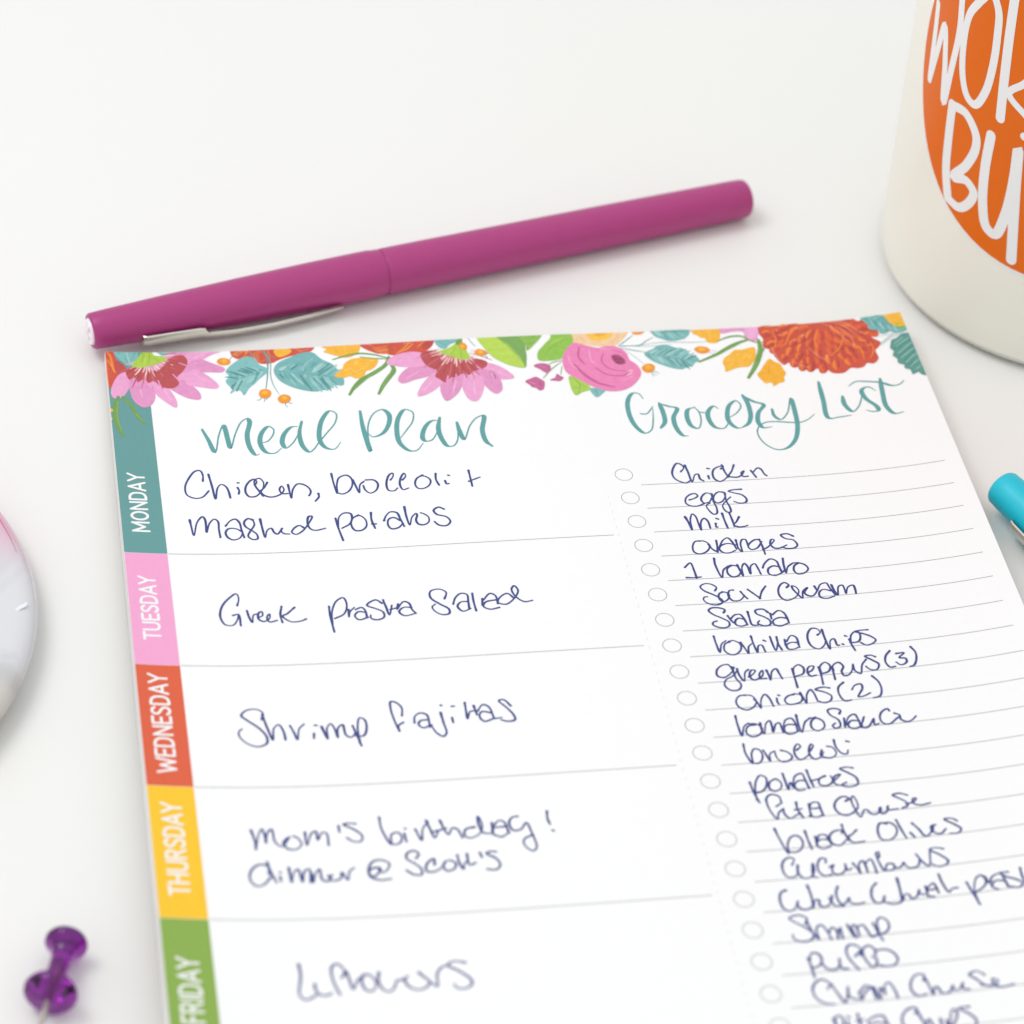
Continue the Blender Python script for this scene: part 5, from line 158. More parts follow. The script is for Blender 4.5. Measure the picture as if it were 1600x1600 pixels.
# ---------------- notepad surface
P_=PAD; H=1.5
GU=np.linspace(0,1,77)
def zf(u,v):
    d=u-.5
    return (P_['c']+P_['c1']*min(v,1.15))*d**2+P_['c3']*d**3+P_['c4']*d**4+P_['b1']*d*min(v,1.15)+P_['r']*min(v,1.15)**2
def zs(u,v):
    u=min(max(u,0),1); i=min(int(u*76),75); a=GU[i]; b=GU[i+1]; t=(u-a)/(b-a)
    return zf(a,v)*(1-t)+zf(b,v)*t
GV=[0,.1,.2,.3,.4,.5,.6,.7,.8,.9,1,1.1,1.2,1.3,1.4,1.5]
def zg(u,v):  # piecewise linear in v as well, so that print follows the sheet exactly
    v=min(max(v,0),1.5); j=min(int(v*10),14); t=(v-GV[j])/.1
    return zs(u,GV[j])*(1-t)+zs(u,GV[j+1])*t
def S3(u,v,dz=0): return Vector((u,-v,zg(u,v)+dz))*U
pad=thing('notepad','white meal planning notepad with floral top edge, coloured day tabs and handwriting','notepad',(0,0,0))
def slab(name,m,top,bot,ou=0,label=None,clampz=False):
    # top,bot: offsets below the pad surface; ou: function(v, depth) -> outward sideways slip of the lower sheets
    vs=[];fs=[];nu=77;nv=16
    for lay,dz in enumerate((top,bot)):
        for v in GV:
            for u in GU:
                sl=(.0008+.0038*v/1.0)*(-dz/.02)
                uu=u-sl if u<.5 else u+sl*.0
                z=zs(u,v)+dz
                k=max(0,1-abs(u-.0)/.5)
                vs.append((( u-sl*k) *U,-v*U,z*U))
    def I(L,j,i): return L*nu*nv+j*nu+i
    for j in range(nv-1):
        for i in range(nu-1):
            fs.append((I(0,j,i),I(0,j+1,i),I(0,j+1,i+1),I(0,j,i+1)))
            fs.append((I(1,j,i),I(1,j,i+1),I(1,j+1,i+1),I(1,j+1,i)))
    for j in range(nv-1):
        fs.append((I(0,j,0),I(1,j,0),I(1,j+1,0),I(0,j+1,0))); fs.append((I(0,j,nu-1),I(0,j+1,nu-1),I(1,j+1,nu-1),I(1,j,nu-1)))
    for i in range(nu-1):
        fs.append((I(0,0,i),I(0,0,i+1),I(1,0,i+1),I(1,0,i))); fs.append((I(0,nv-1,i),I(1,nv-1,i),I(1,nv-1,i+1),I(0,nv-1,i+1)))
    return link(name,mesh_of(name,vs,fs),m,pad,label)
slab('top_sheet',M_paper,0,-.0008)
ps=slab('paper_stack',None,-.0010,-.0182)
M_edge=mat('paper_edges',(.82,.81,.79),.75); n,l,b=nodes(M_edge); wv=n.new('ShaderNodeTexWave'); wv.bands_direction='Z'; wv.inputs['Scale'].default_value=1500; wv.inputs['Distortion'].default_value=1.5
tc=n.new('ShaderNodeTexCoord'); l.new(tc.outputs['Object'],wv.inputs['Vector']); cr=n.new('ShaderNodeValToRGB'); cr.color_ramp.elements[0].color=(.7,.69,.67,1); cr.color_ramp.elements[1].color=(.85,.845,.83,1); l.new(wv.outputs['Fac'],cr.inputs[0]); l.new(cr.outputs[0],b.inputs['Base Color'])
ps.data.materials.append(M_edge)
slab('backing_board',M_board,-.0185,-.0218)
# ---------------- print & ink ribbons
def catmull(p,n=5):
    if len(p)<3: 
        a,b=np.array(p[0],float),np.array(p[-1],float); return [a+(b-a)*t for t in np.linspace(0,1,4)]
    P=[2*np.array(p[0],float)-np.array(p[1],float)]+[np.array(q,float) for q in p]+[2*np.array(p[-1],float)-np.array(p[-2],float)]
    out=[]
    for i in range(1,len(P)-2):
        p0,p1,p2,p3=P[i-1:i+3]
        # centripetal
        t0=0;t1=t0+max(np.linalg.norm(p1-p0),1e-6)**.5;t2=t1+max(np.linalg.norm(p2-p1),1e-6)**.5;t3=t2+max(np.linalg.norm(p3-p2),1e-6)**.5
        for k in range(n):
            t=t1+(t2-t1)*k/n
            A1=(t1-t)/(t1-t0)*p0+(t-t0)/(t1-t0)*p1;A2=(t2-t)/(t2-t1)*p1+(t-t1)/(t2-t1)*p2;A3=(t3-t)/(t3-t2)*p2+(t-t2)/(t3-t2)*p3
            B1=(t2-t)/(t2-t0)*A1+(t-t0)/(t2-t0)*A2;B2=(t3-t)/(t3-t1)*A2+(t-t1)/(t3-t1)*A3
            out.append((t2-t)/(t2-t1)*B1+(t-t1)/(t2-t1)*B2)
    out.append(P[-2]); return out
def dec(s): return [[tuple(int(c)/10000 for c in p.split(',')) for p in st.split()] for st in s.split('|')]
class Ink:
    def __init__(s,to3): s.v=[];s.f=[];s.c=[];s.z=0.0;s.to3=to3;s.col=None
    def ribbon(s,pts,wf,dz0,dzs,caps=True,smooth=True,n=5):
        q=catmull(pts,n) if smooth else [np.array(p,float) for p in pts]
        # drop duplicates
        r=[q[0]]
        for p in q[1:]:
            if np.linalg.norm(p-r[-1])>1e-5: r.append(p)
        if len(r)<2: r.append(r[0]+np.array([2e-4,0]))
        N=len(r); acc=0; L=sum(np.linalg.norm(r[i+1]-r[i]) for i in range(N-1))
        tang=[]
        for i in range(N):
            t=r[min(i+1,N-1)]-r[max(i-1,0)]; tang.append(t/max(np.linalg.norm(t),1e-9))
        W=[wf(i/(N-1),tang[i]) for i in range(N)]
        W=[(W[max(i-1,0)]+W[i]*2+W[min(i+1,N-1)])/4 for i in range(N)]
        base=len(s.v); z=dz0
        for i in range(N):
            nrm=np.array([-tang[i][1],tang[i][0]])*W[i]/2; z=dz0+dzs*i/(N-1)
            for k in (1,-1): s.v.append(s.to3(*(r[i]+k*nrm),z))
        for i in range(N-1):
            a=base+2*i; s.f.append((a,a+1,a+3,a+2)); s.c.append(s.col)
        if caps:
            for e,i in ((-1,0),(1,N-1)):
                t=tang[i];nr=np.array([-t[1],t[0]]);b0=len(s.v);m=6
                zz=dz0+dzs*i/(N-1)
                for k in range(m+1):
                    a=math.pi*k/m; pp=r[i]+(nr*math.cos(a)+t*e*math.sin(a))*W[i]/2
                    s.v.append(s.to3(*pp,zz))
                s.f.append(tuple(range(b0,b0+m+1))); s.c.append(s.col)
    def fill(s,pts,dz,smooth=True,n=4,clip=True):
        q=[np.array(p) for p in pts]
        if smooth:
            ext=[q[-1]]+q+[q[0],q[1]]; c=catmull([tuple(p) for p in ext],n); c=c[n:-n-1]; q=c
        def cl(poly,ax,val,sg):
            out=[]
            for i in range(len(poly)):
                a,b=poly[i],poly[(i+1)%len(poly)]; da=sg*(a[ax]-val); db=sg*(b[ax]-val)
                if da>=0: out.append(a)
                if (da>=0)!=(db>=0): out.append(a+(b-a)*(da/(da-db)))
            return out
        if clip:
            for ax,val,sg in ((0,0.0003,1),(0,.9997,-1),(1,.0003,1)):
                if len(q)<3: return
                q=cl(q,ax,val,sg)
        if len(q)<3: return
        us=[p[0] for p in q];vs=[p[1] for p in q]
        for iu in range(int(min(us)*76),int(max(us)*76)+1):
            sp=cl(cl(q,0,iu/76,1),0,(iu+1)/76,-1)
            if len(sp)<3: continue
            for jv in range(int(min(vs)*10),int(max(vs)*10)+1):
                cp=cl(cl(sp,1,jv/10,1),1,(jv+1)/10,-1)
                cc=[]
                for p in cp:
                    if not cc or np.linalg.norm(p-cc[-1])>1e-6: cc.append(p)
                if len(cc)>2 and np.linalg.norm(cc[0]-cc[-1])<1e-6: cc.pop()
                if len(cc)<3: continue
                tri=tessellate_polygon([[Vector((p[0],p[1],0)) for p in cc]])
                b0=len(s.v)
                for p in cc: s.v.append(s.to3(p[0],p[1],dz))
                for t in tri:
                    a,b,c=[cc[i] for i in t]
                    if abs((b[0]-a[0])*(c[1]-a[1])-(b[1]-a[1])*(c[0]-a[0]))<1e-11: continue
                    s.f.append(tuple(b0+i for i in t)); s.c.append(s.col)
    def obj(s,name,m,parent,label=None,kind=None):
        me=mesh_of(name,s.v,s.f)
        # face every face outward/up
        bm=bmesh.new(); bm.from_mesh(me)
        if s.to3 is S3:
            for f in bm.faces:
                if f.normal.z<0: f.normal_flip()
        bm.to_mesh(me); bm.free()
        if s.c and s.c[0] is not None:
            ca=me.color_attributes.new('Col','FLOAT_COLOR','CORNER')
            i=0
            for p,c in zip(me.polygons,s.c):
                for li in p.loop_indices: ca.data[li].color=(*c,1)
        o=link(name,me,m,parent,label)
        if kind: o['kind']=kind
        return o
# E = layer height 1.2e-4 pad widths = 18 microns
E=.00005
def hexc(h): return tuple(min(1,x*K) for x in lin(h))
# day tabs
tabs=[('teal','MONDAY'),('pink','TUESDAY'),('orange','WEDNESDAY'),('yellow','THURSDAY'),('green','FRIDAY'),('teal',''),('pink','')]
tabv=[0]+[P_['v1']+i*P_['p'] for i in range(7)]; tabv[7]=1.5
FONT={ # strokes on a 0..1 high glyph, x in the same unit
'M':(.72,[[(0.04,0),(.04,1),(.36,.25),(.68,1),(.68,0)]]),'O':(.66,'O'),'N':(.6,[[(.04,0),(.04,1),(.56,0),(.56,1)]]),
'D':(.6,[[(.04,0),(.04,1),(.24,1),(.42,.93),(.53,.75),(.55,.5),(.53,.25),(.42,.07),(.24,0),(.04,0)]]),
'A':(.6,[[(0,0),(.3,1),(.6,0)],[(.1,.3),(.5,.3)]]),'Y':(.56,[[(0,1),(.28,.45),(.56,1)],[(.28,.45),(.28,0)]]),
'T':(.52,[[(0,1),(.52,1)],[(.26,1),(.26,0)]]),'U':(.6,[[(.04,1),(.04,.28),(.1,.1),(.22,.01),(.38,.01),(.5,.1),(.56,.28),(.56,1)]]),
'E':(.46,[[(.46,1),(.04,1),(.04,0),(.46,0)],[(.04,.52),(.4,.52)]]),
'S':(.5,[[(.47,.84),(.4,.95),(.26,1.0),(.12,.95),(.05,.82),(.06,.68),(.16,.57),(.35,.46),(.46,.34),(.47,.19),(.39,.05),(.25,0),(.1,.04),(.02,.16)]]),
'W':(.86,[[(0,1),(.2,0),(.43,.8),(.66,0),(.86,1)]]),'H':(.58,[[(.04,0),(.04,1)],[(.54,0),(.54,1)],[(.04,.52),(.54,.52)]]),
'R':(.54,[[(.04,0),(.04,1),(.26,1),(.42,.93),(.47,.76),(.42,.58),(.26,.5),(.04,.5)],[(.26,.5),(.52,0)]]),
'F':(.44,[[(.44,1),(.04,1),(.04,0)],[(.04,.52),(.38,.52)]]),'I':(.12,[[(.06,0),(.06,1)]])}
tabcol={'teal':'teal','pink':'pink','orange':'red orange','yellow':'yellow','green':'green'}
# where each day's name starts (lower end) and ends along v, centre line in u
NAMES={'MONDAY':MON,'TUESDAY':TUE,'WEDNESDAY':WED,'THURSDAY':THU,'FRIDAY':FRI}
for i,(c,day) in enumerate(tabs):
    k=Ink(S3); a=tabv[i]+(.0002 if i else 0.0001); b=tabv[i+1]-.0002
    k.fill([(0.0002,a),(P_['tw'],a),(P_['tw'],b),(.0002,b)],E*1.0,smooth=False,clip=False)
    t=k.obj('day_tab',M_tab[c],pad,tabcol[c]+' day tab'+(' printed '+day if day else ' without lettering'))
    if day:
        v0,v1,u0,u1=NAMES[day]   # baseline u1 (right), cap line u0 (left); text runs from v0 up to v1
        hgt=u1-u0; wtot=sum(FONT[ch][0] for ch in day)+.14*(len(day)-1); sx=(v0-v1)/wtot
        L=Ink(S3); x=0; zz=2*E
        for ch in day:
            wd,st=FONT[ch]
            if st=='O': st=[[(.33+.29*math.cos(q)*1,.5+.5*math.sin(q)) for q in np.linspace(0,2*math.pi,17)]]
            for s_ in st:
                zz+=.0000018
                pp=[(u1-hgt*py,v0-(x+px)*sx) for px,py in s_]
                # straight glyphs: keep corners sharp
                for a_,b_ in zip(pp[:-1],pp[1:]):
                    L.ribbon([a_,((a_[0]+b_[0])/2,(a_[1]+b_[1])/2),b_],lambda t_,tg:.0031,zz,0,smooth=False); zz+=.0000018
            x+=wd+.14
        L.obj('day_name',M_white,t,'white capitals '+day)
# ruled lines
for i in range(7):
    v=P_['v1']+i*P_['p']
    if v>1.48: continue
    k=Ink(S3); us=np.linspace(P_['tw']+.001,P_['ud'],40); k.ribbon([(u,v) for u in us],lambda t,g:.00095,E,0,caps=False,smooth=False); k.obj('cell_line',M_rule,pad)
nl=int((1.46-P_['lv'])/P_['q'])
for i in range(nl):
    v=P_['lv']+i*P_['q']
    k=Ink(S3); us=np.linspace(P_['ugl'],P_['ugr'],34); k.ribbon([(u,v) for u in us],lambda t,g:.00095,E,0,caps=False,smooth=False); k.obj('list_line',M_rule,pad)
    v=P_['cv']+i*P_['q']
    k=Ink(S3); k.ribbon([(P_['uc']+.0104*math.cos(a),v+.0104*math.sin(a)) for a in np.linspace(0,2*math.pi,33)],lambda t,g:.00085,E,0,caps=False,smooth=False); k.obj('check_circle',M_rule,pad)
k=Ink(S3)
v=.30
while v<1.48:
    k.ribbon([(.5673,v),(.5673,v+.0045)],lambda t,g:.0009,E,0,caps=False,smooth=False); v+=.0132
o=k.obj('perforation',M_perf,pad,'faint row of perforation slits between the two columns',kind='stuff')
# floral print
for name,label,ops in MOTIFS:
    pass
def bands(ops):   # split a motif into runs that are drawn at their own height
    lev=0; out=[]; ns=0
    for kind,*_ in ops:
        if kind=='F':
            lev+=ns+1; ns=0; out.append(lev)
        else:
            ns=min(ns+1,6) ; out.append(lev+1+(len(out)%6 if ns==6 else ns-1))
    return out,lev+7
placed=[]
for name,label,ops in MOTIFS:
    us=[p[0] for _,_,_,t in ops for p in dec(t)[0]]; vs_=[p[1] for _,_,_,t in ops for p in dec(t)[0]]
    box=(min(us),max(us),min(vs_),max(vs_)); lv,n_=bands(ops)
    z0=max([2*E]+[tz for q,tz in placed if q[0]<box[1]-.004 and q[1]>box[0]+.004])+.000002
    k=Ink(S3)
    for (kind,c,wd,pts),L in zip(ops,lv):
        k.col=hexc(c); p=dec(pts)[0]; z=z0+L*.0000018
        if kind=='F': k.fill(p,z)
        else:
            wv=wd/10000
            p2=[(min(max(a,.0006),.9994),max(b,.0006)) for a,b in p]
            k.ribbon(p2,lambda t,g,wv=wv:wv*(.35+.65*math.sin(math.pi*min(1,max(0,.12+.8*t)))),z,0.000001,caps=True,n=4)
    placed.append((box,z0+n_*.0000018)); k.obj(name,M_print,pad,label)
# titles: brush lettering, thick going down
for lab,s in TITLES:
    k=Ink(S3); z=E*1.5
    for st in dec(s):
        k.ribbon(st,lambda t,g:(.0020+.0041*max(0,g[1])**1.5)*(.55+.45*min(1,t*9,(1-t)*9)),z,.000003,n=7); z+=.000004
    k.obj('title_lettering',M_title,pad,lab)
rnd=random.Random(2)
for i,(lab,s) in enumerate(HW):
    k=Ink(S3); z=E*1.6+(i%2)*.0001
    for st in dec(s):
        ph=rnd.random()*6; wb=.00222
        L=len(st)
        k.ribbon(st,lambda t,g:wb*(.93+.12*math.sin(9*t+ph)+.20*max(0,g[1])+(.30 if t<.04 else 0)+.2*max(0,math.sin(23*t+2*ph)-.8)*4),z,.000003,n=6); z+=.000004
    k.obj('handwriting',M_pen,pad,lab)
# ---------------- lathe / sweep helpers
def frame(p0,p1,up=(0,0,1)):
    x=(Vector(p1)-Vector(p0)).normalized(); z=Vector(up); y=z.cross(x).normalized(); z=x.cross(y); return x,y,z
def lathe(prof,seg=48,closed=False):
    vs=[];fs=[]
    for s,r in prof:
        for k in range(seg): a=2*math.pi*k/seg; vs.append((s,r*math.cos(a),r*math.sin(a)))
    for i in range(len(prof)-1):
        for k in range(seg): a=i*seg+k;b=i*seg+(k+1)%seg; fs.append((a,b,b+seg,a+seg))
    if not closed:
        fs.append(tuple(range(seg))[::-1]); fs.append(tuple(range((len(prof)-1)*seg,len(prof)*seg)))
    return vs,fs
def lobj(name,prof,m,parent,mtx=None,seg=48,label=None,closed=False):
    vs,fs=lathe(prof,seg,closed)
    vs=[(mtx@Vector(v) if mtx else Vector(v))*U for v in vs]
    me=mesh_of(name,vs,fs)
    bm=bmesh.new(); bm.from_mesh(me); bmesh.ops.remove_doubles(bm,verts=bm.verts,dist=1e-7); bmesh.ops.recalc_face_normals(bm,faces=bm.faces)
    for f in bm.faces: f.smooth=len(f.verts)<=4
    for e in bm.edges:
        if len(e.link_faces)==2 and e.calc_face_angle(0)>math.radians(38): e.smooth=False
    bm.to_mesh(me); bm.free()
    return link(name,me,m,parent,label)
# ---------------- felt tip pens
M_metal=noisy(mat('clip_steel',(.70,.67,.60),.22,1),400,.06,2)
M_clear=mat('clear_end_plug',(.92,.84,.89),.15,0,Coat_Weight=.5)
def pen(p0,p1,color,label,cap_phi,cs):
    L=(Vector(p1)-Vector(p0)).length
    root=thing('felt_tip_pen',label,'pen',(p0[0],p0[1],TZ)); x,y,z=frame(p0,p1)
    M=Matrix((x,y,z)).transposed().to_4x4(); M.translation=Vector(p0)-Vector((p0[0],p0[1],TZ))
    m=noisy(mat('pen_plastic',color,.42,0,Coat_Weight=.12,Coat_Roughness=.3,Subsurface_Weight=.0),500,.05,3,.06,900)
    J=.386
    lobj('cap',[(.012,.0168),(.0035,.0172),(.0025,.0190),(.0035,.0212),(.006,.0226),(.02,.0234),(.1,.0262),(.2,.0288),(.29,.0304),(.355,.0309),(.372,.0308),(.377,.0300),(J-.002,.0298),(J-.0025,.0285),(J-.0025,.02)],m,root,M)
    lobj('end_plug',[(.0024,.0005),(.0016,.006),(.0002,.0125),(.0006,.0158),(.0030,.0172),(.006,.0168),(.012,.0166)],M_clear,root,M,seg=24)
    e=root.children[-1]
    for q in range(5):
        a=q*2*math.pi/5+.3
        bm=bmesh.new(); bmesh.ops.create_cube(bm,size=1)
        for v in bm.verts: v.co=Vector((v.co.x*.003+.0008,v.co.y*.0022,v.co.z*.009+.0075))
        rot=Matrix.Rotation(a,3,'X')
        for v in bm.verts: v.co=(M@(rot@v.co))*U
        me=bpy.data.meshes.new('plug_rib'); bm.to_mesh(me); bm.free(); link('plug_rib',me,M_clear,e)
    lobj('ring',[(J-.002,.0200),(J-.002,.0286),(J+.0012,.0286),(J+.0012,.02)],m,root,M)
    lobj('barrel',[(J+.0014,.02),(J+.0014,.0292),(J+.003,.0298),(J+.01,.0300),(J+.06,.0299),(L-.2,.0282),(L-.02,.0262),(L-.006,.0257),(L-.002,.0247),(L,.0225),(L+.0005,.018),(L+.0005,.004)],m,root,M)
    lobj('barrel_plug',[(L,.0005),(L+.0022,.006),(L+.0022,.015),(L-.002,.0165)],m,root,M,seg=24)
    # clip: bent strip of steel
    cy,cz=math.cos(cap_phi),math.sin(cap_phi)
    out=Vector((0,-cy,cz)); tan=Vector((0,cz,cy))   # tan points up along the circumference
    prof=[]; 
    def capr(s): return np.interp(s,[0,.1,.2,.29,.355],[.0226,.0262,.0288,.0304,.0309])
    for s,off,w0,w1 in [(.083,-.004,-.0185,.006),(.084,.0030,-.0190,.0065),(.090,.0046,-.0192,.0070),(.12,.0050,-.0192,.0070),(.155,.0060,-.0190,.0066),(.162,.0068,-.0190,.0055),(.168,.0076,-.0188,-.0022),(.20,.0105,-.0184,-.0030),(.25,.0112,-.0176,-.0030),(.30,.0085,-.0166,-.0032),(.336,.0050,-.0154,-.0038),(.345,.0040,-.0130,-.006)]:
        s+=cs; r=capr(s)+off; prof.append((s,r,w0,w1))
    vs=[];fs=[];th=.0026;nw=7
    for s,r,w0,w1 in prof:
        for lay in (0,1):
            for k in range(nw):
                t=w0+(w1-w0)*k/(nw-1); q=2*k/(nw-1)-1
                rr=r+(th if lay else 0)-abs(q)**2*.0010-(0 if abs(w1-w0)>.013 else 0)
                rr-=t*t/(2*.030)
                vs.append(M@(Vector((s,0,0))+out*rr+tan*t))
    n2=2*nw
    for i in range(len(prof)-1):
        b=i*n2
        for k in range(nw-1):
            fs.append((b+k,b+k+1,b+n2+k+1,b+n2+k)); fs.append((b+nw+k,b+n2+nw+k,b+n2+nw+k+1,b+nw+k+1))
        fs.append((b,b+n2,b+n2+nw,b+nw)); fs.append((b+nw-1,b+2*nw-1,b+n2+2*nw-1,b+n2+nw-1))
    fs.append(tuple([k for k in range(nw)]+[2*nw-1-k for k in range(nw)])); b=(len(prof)-1)*n2; fs.append(tuple([b+k for k in range(nw)]+[b+2*nw-1-k for k in range(nw)])[::-1])
    me=mesh_of('clip',[v*U for v in vs],fs)
    bm=bmesh.new(); bm.from_mesh(me); bmesh.ops.recalc_face_normals(bm,faces=bm.faces)
    for f in bm.faces: f.smooth=True
    for e_ in bm.edges:
        if len(e_.link_faces)==2 and e_.calc_face_angle(0)>math.radians(35): e_.smooth=False
    bm.to_mesh(me); bm.free(); link('clip',me,M_metal,root)
    return root
pen((-.0185,.0335,.0085),(.8592,.2660,0.0005),tuple(x*.86 for x in lin((180,54,128))),'magenta felt tip pen with steel clip lying behind the notepad',math.radians(-17),-.022)
d=Vector((.402,-.916,0)).normalized(); p0=Vector((1.0375,-.3285,.0085)); p1=p0+d*.906; p1.z=.0005
pen(tuple(p0),tuple(p1),tuple(x*.95 for x in lin((12,196,218))),'teal blue felt tip pen lying right of the notepad, mostly out of frame',math.radians(-15),-.030)
# ---------------- frosted jar
JC=Vector((JAR[0],JAR[1],TZ)); JR=JAR[2]; JT=JAR[3]
jar=thing('candle_jar','frosted cream glass candle jar with an orange sticker, cut off by the right edge','jar',tuple(JC))
M_frost=mat('frosted_glass',(1.0,.975,.87),.34,0,IOR=1.42,Transmission_Weight=.13,Coat_Weight=.0)
M_wax=noisy(mat('cream_wax',(.95,.86,.66),.5,0,Subsurface_Weight=.0),22,.05,3)
up=Matrix(((0,0,-1,0),(0,1,0,0),(1,0,0,0),(0,0,0,1)))
R0=lambda h:JR+JT*h
outer=[(.0165,.004),(.0165,R0(.016)-.0018),(.022,R0(.022)-.0005),(.05,R0(.05)),(.3,R0(.3)),(.80,R0(.80)),(.812,R0(.81)-.004),(.815,R0(.81)-.009)]
inner=[(.80,R0(.8)-.018),(.3,R0(.3)-.018),(.045,R0(.05)-.018),(.030,JR-.024),(.024,JR-.05),(.0215,.004)]
lobj('glass',outer+inner,M_frost,jar,up,96,closed=True)
# close the bottom poles
lobj('glass_foot',[(0.0,.004),(0.0,JR-.026),(.003,JR-.013),(.009,JR-.005),(.0163,R0(.016)-.0016),(.0163,.004)],mat('clear_glass_foot',(1.0,.985,.92),.2,0,IOR=1.45,Transmission_Weight=.3),jar,up,96,label='clear glass foot of the jar')
lobj('wax',[(.0235,.002),(.0250,JR-.053),(.0325,JR-.028),(.047,R0(.05)-.0195),(.3,R0(.3)-.0195),(.62,R0(.62)-.0195),(.63,R0(.62)-.03),(.628,.002)],M_wax,jar,up,96)
def cyl(off):
    def f(s,h,dz=0):
        th=s/JR; r=R0(h)+off+dz; return Vector((r*math.cos(th),r*math.sin(th),h))*U
    return f
M_orange=noisy(mat('orange_vinyl',tuple(x for x in lin((228,106,0))),.42,0,Specular_IOR_Level=.25),60,.04,2)
M_vinyl=mat('white_vinyl',(.86,.86,.85),.35)
def disc(name,m,r,off,parent,label=None):
    vs=[];fs=[];f=cyl(off);rings=24;seg=96
    for i in range(rings+1):
        for k in range(seg): a=2*math.pi*k/seg; q=r*max(i,.001)/rings; vs.append(f(STICK[0]+q*math.cos(a),STICK[1]+q*math.sin(a)))
    for i in range(rings):
        for k in range(seg): a=i*seg+k;b=i*seg+(k+1)%seg; fs.append((a,a+seg,b+seg,b))
    return link(name,mesh_of(name,vs,fs),m,parent,label,smooth=True)
st=disc('sticker',M_vinyl,STICK[2]+.0035,.0006,jar,'round orange sticker with a thin white border')
fc=disc('sticker_face',M_orange,STICK[2]-.0008,.0010,st)
k=Ink(cyl(.0012)); z=0
for wd,s in JL:
    for sgm in dec(s):
        k.ribbon(sgm,lambda t,g,wd=wd:wd/10000*1.5,z,.00001,n=7); z+=.000015
lt=k.obj('sticker_lettering',M_vinyl,st,'white hand lettered capitals WOR and BU')
# ---------------- push pin
M_purple=mat('purple_plastic',(.27,.008,.34),.03,0,IOR=1.49,Transmission_Weight=1.0)
M_steel=mat('needle_steel',(.62,.56,.52),.35,1)
hb=Vector((-.0915,-.907,TZ+.0225)); cb=Vector((-.1105,-.9735,TZ+.0275)); 
ax=(cb-hb).normalized(); p0=hb-ax*.008
pin=thing('push_pin','translucent purple push pin lying on its side at the lower left','push pin',(p0.x,p0.y,TZ))
x,y,z=frame(p0,p0+ax); M=Matrix((x,y,z)).transposed().to_4x4(); M.translation=p0-Vector((p0.x,p0.y,TZ))
lobj('grip',[(0,.0004),(-.0012,.006),(-.0010,.0145),(.001,.0195),(.005,.0216),(.009,.0212),(.012,.0185),(.0145,.0150),(.019,.0118),(.030,.0100),(.046,.0104),(.058,.0128),(.0625,.0155),(.064,.019),(.0665,.0250),(.071,.0270),(.0755,.0262),(.079,.0230),(.081,.016),(.0825,.0075),(.084,.0055),(.0845,.0026)],M_purple,pin,M,96)
lobj('needle',[(.040,.0030),(.0846,.0031),(.135,.0030),(.150,.0015),(.156,.0002)],M_steel,pin,M,20)
# ---------------- round marbled stone coaster
sc=Vector((-.4458,-.4288,TZ)); R1=.3468
co=thing('marble_coaster','round white marbled resin coaster with a pink blush, cut off by the left edge','coaster',tuple(sc))
M_marble=mat('marble_resin',(.8,.8,.8),.2,0,Coat_Weight=.4,Coat_Roughness=.06,Transmission_Weight=.12)
n,l,b=nodes(M_marble); tc=n.new('ShaderNodeTexCoord'); nz=n.new('ShaderNodeTexNoise'); nz.inputs['Scale'].default_value=28; nz.inputs['Detail'].default_value=8; nz.inputs['Distortion'].default_value=1.2; l.new(tc.outputs['Object'],nz.inputs['Vector'])
cr=n.new('ShaderNodeValToRGB'); e=cr.color_ramp.elements; e[0].position=.38; e[0].color=(.52,.53,.56,1); e[1].position=.54; e[1].color=(.76,.765,.80,1); l.new(nz.outputs['Fac'],cr.inputs[0])
nz2=n.new('ShaderNodeTexNoise'); nz2.inputs['Scale'].default_value=14; nz2.inputs['Detail'].default_value=5; l.new(tc.outputs['Object'],nz2.inputs['Vector'])
sx=n.new('ShaderNodeSeparateXYZ'); l.new(tc.outputs['Object'],sx.inputs[0])
def mask(lo,hi,nzw=.02):
    ad=n.new('ShaderNodeMath'); ad.operation='MULTIPLY_ADD'; l.new(nz2.outputs['Fac'],ad.inputs[0]); ad.inputs[1].default_value=nzw; l.new(sx.outputs[1],ad.inputs[2])
    mr=n.new('ShaderNodeMapRange'); mr.interpolation_type='SMOOTHSTEP'; mr.inputs[1].default_value=lo; mr.inputs[2].default_value=hi; l.new(ad.outputs[0],mr.inputs[0]); return mr.outputs[0]
def mixc(fac,a,bcol):
    mx=n.new('ShaderNodeMix'); mx.data_type='RGBA'; l.new(fac,mx.inputs[0]); l.new(a,mx.inputs[6]); mx.inputs[7].default_value=(*bcol,1); return mx.outputs[2]
c1=mixc(mask(.013,.031),cr.outputs[0],lin((238,176,205)))
c2=mixc(mask(-.001,-.022),c1,lin((222,216,196)))
l.new(c2,b.inputs['Base Color'])
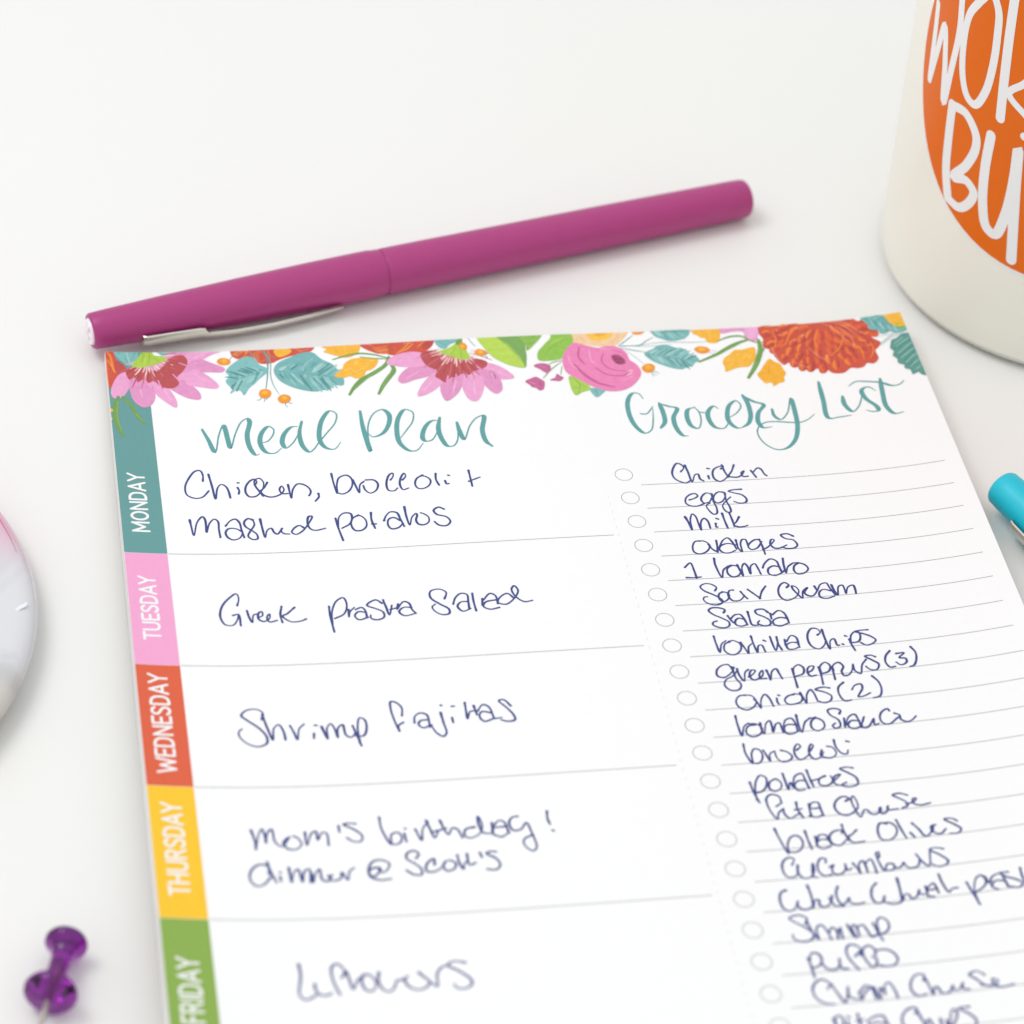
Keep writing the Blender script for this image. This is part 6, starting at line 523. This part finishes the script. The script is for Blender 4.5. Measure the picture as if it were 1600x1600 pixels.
nb=n.new('ShaderNodeTexNoise'); nb.inputs['Scale'].default_value=120; l.new(tc.outputs['Object'],nb.inputs['Vector']); bp=n.new('ShaderNodeBump'); bp.inputs['Strength'].default_value=.25; bp.inputs['Distance'].default_value=.0004; l.new(nb.outputs['Fac'],bp.inputs['Height']); l.new(bp.outputs[0],b.inputs['Normal'])
lobj('slab',[(.010,.004),(.0098,R1-.034),(.012,R1-.020),(.020,R1-.005),(.028,R1),(.036,R1-.0035),(.042,R1-.012),(.0445,R1-.024),(.0452,R1-.06),(.0452,.004)],M_marble,co,up,128)
lobj('foot',[(0,.004),(0,R1-.030),(.003,R1-.027),(.0096,R1-.026),(.0096,.004)],noisy(mat('shadow_tint_amber',(1,.80,.58),.4,0,Transmission_Weight=.7),60,.05,3),co,up,96)  # added foot, its warm colour tints the shadow under the coaster
k_v=[];k_f=[]
def rimline(r,h,w,a0,a1,m,label,h2=0,name='glaze_line'):
    vs=[];fs=[];N=60
    for i in range(N+1):
        t=i/N;a=math.radians(a0+(a1-a0)*t);ww=w*math.sin(math.pi*min(1,max(.03,t)))**.5
        for q in (-.5,.5): vs.append(Vector(((r+q*ww)*math.cos(a),(r+q*ww)*math.sin(a),h-h2*q*ww))*U)
    for i in range(N): fs.append((2*i,2*i+1,2*i+3,2*i+2))
    link(name,mesh_of(name,vs,fs),m,co,label)
rimline(R1-.0120,.0424,.0011,12,60,mat('crimson_glaze',lin((196,84,104)),.3),'thin crimson line along the pink side of the rim',h2=.25)
# pale chip in the glaze
bm=bmesh.new(); bmesh.ops.create_icosphere(bm,subdivisions=2,radius=1)
rc=random.Random(8)
for v in bm.verts:
    v.co=Vector((v.co.x*.009,v.co.y*.0030,v.co.z*.0008))*(1+rc.uniform(-.25,.25)); v.co=Matrix.Rotation(math.radians(38),3,'Z')@v.co; v.co+=Vector((.329,-.020,.0440)); v.co*=U
me=bpy.data.meshes.new('chip'); bm.to_mesh(me); bm.free(); link('chip',me,mat('chip_white',(.80,.80,.87),.4),co,'small pale chip near the rim')
# render defaults
scene.cycles.max_bounces=10
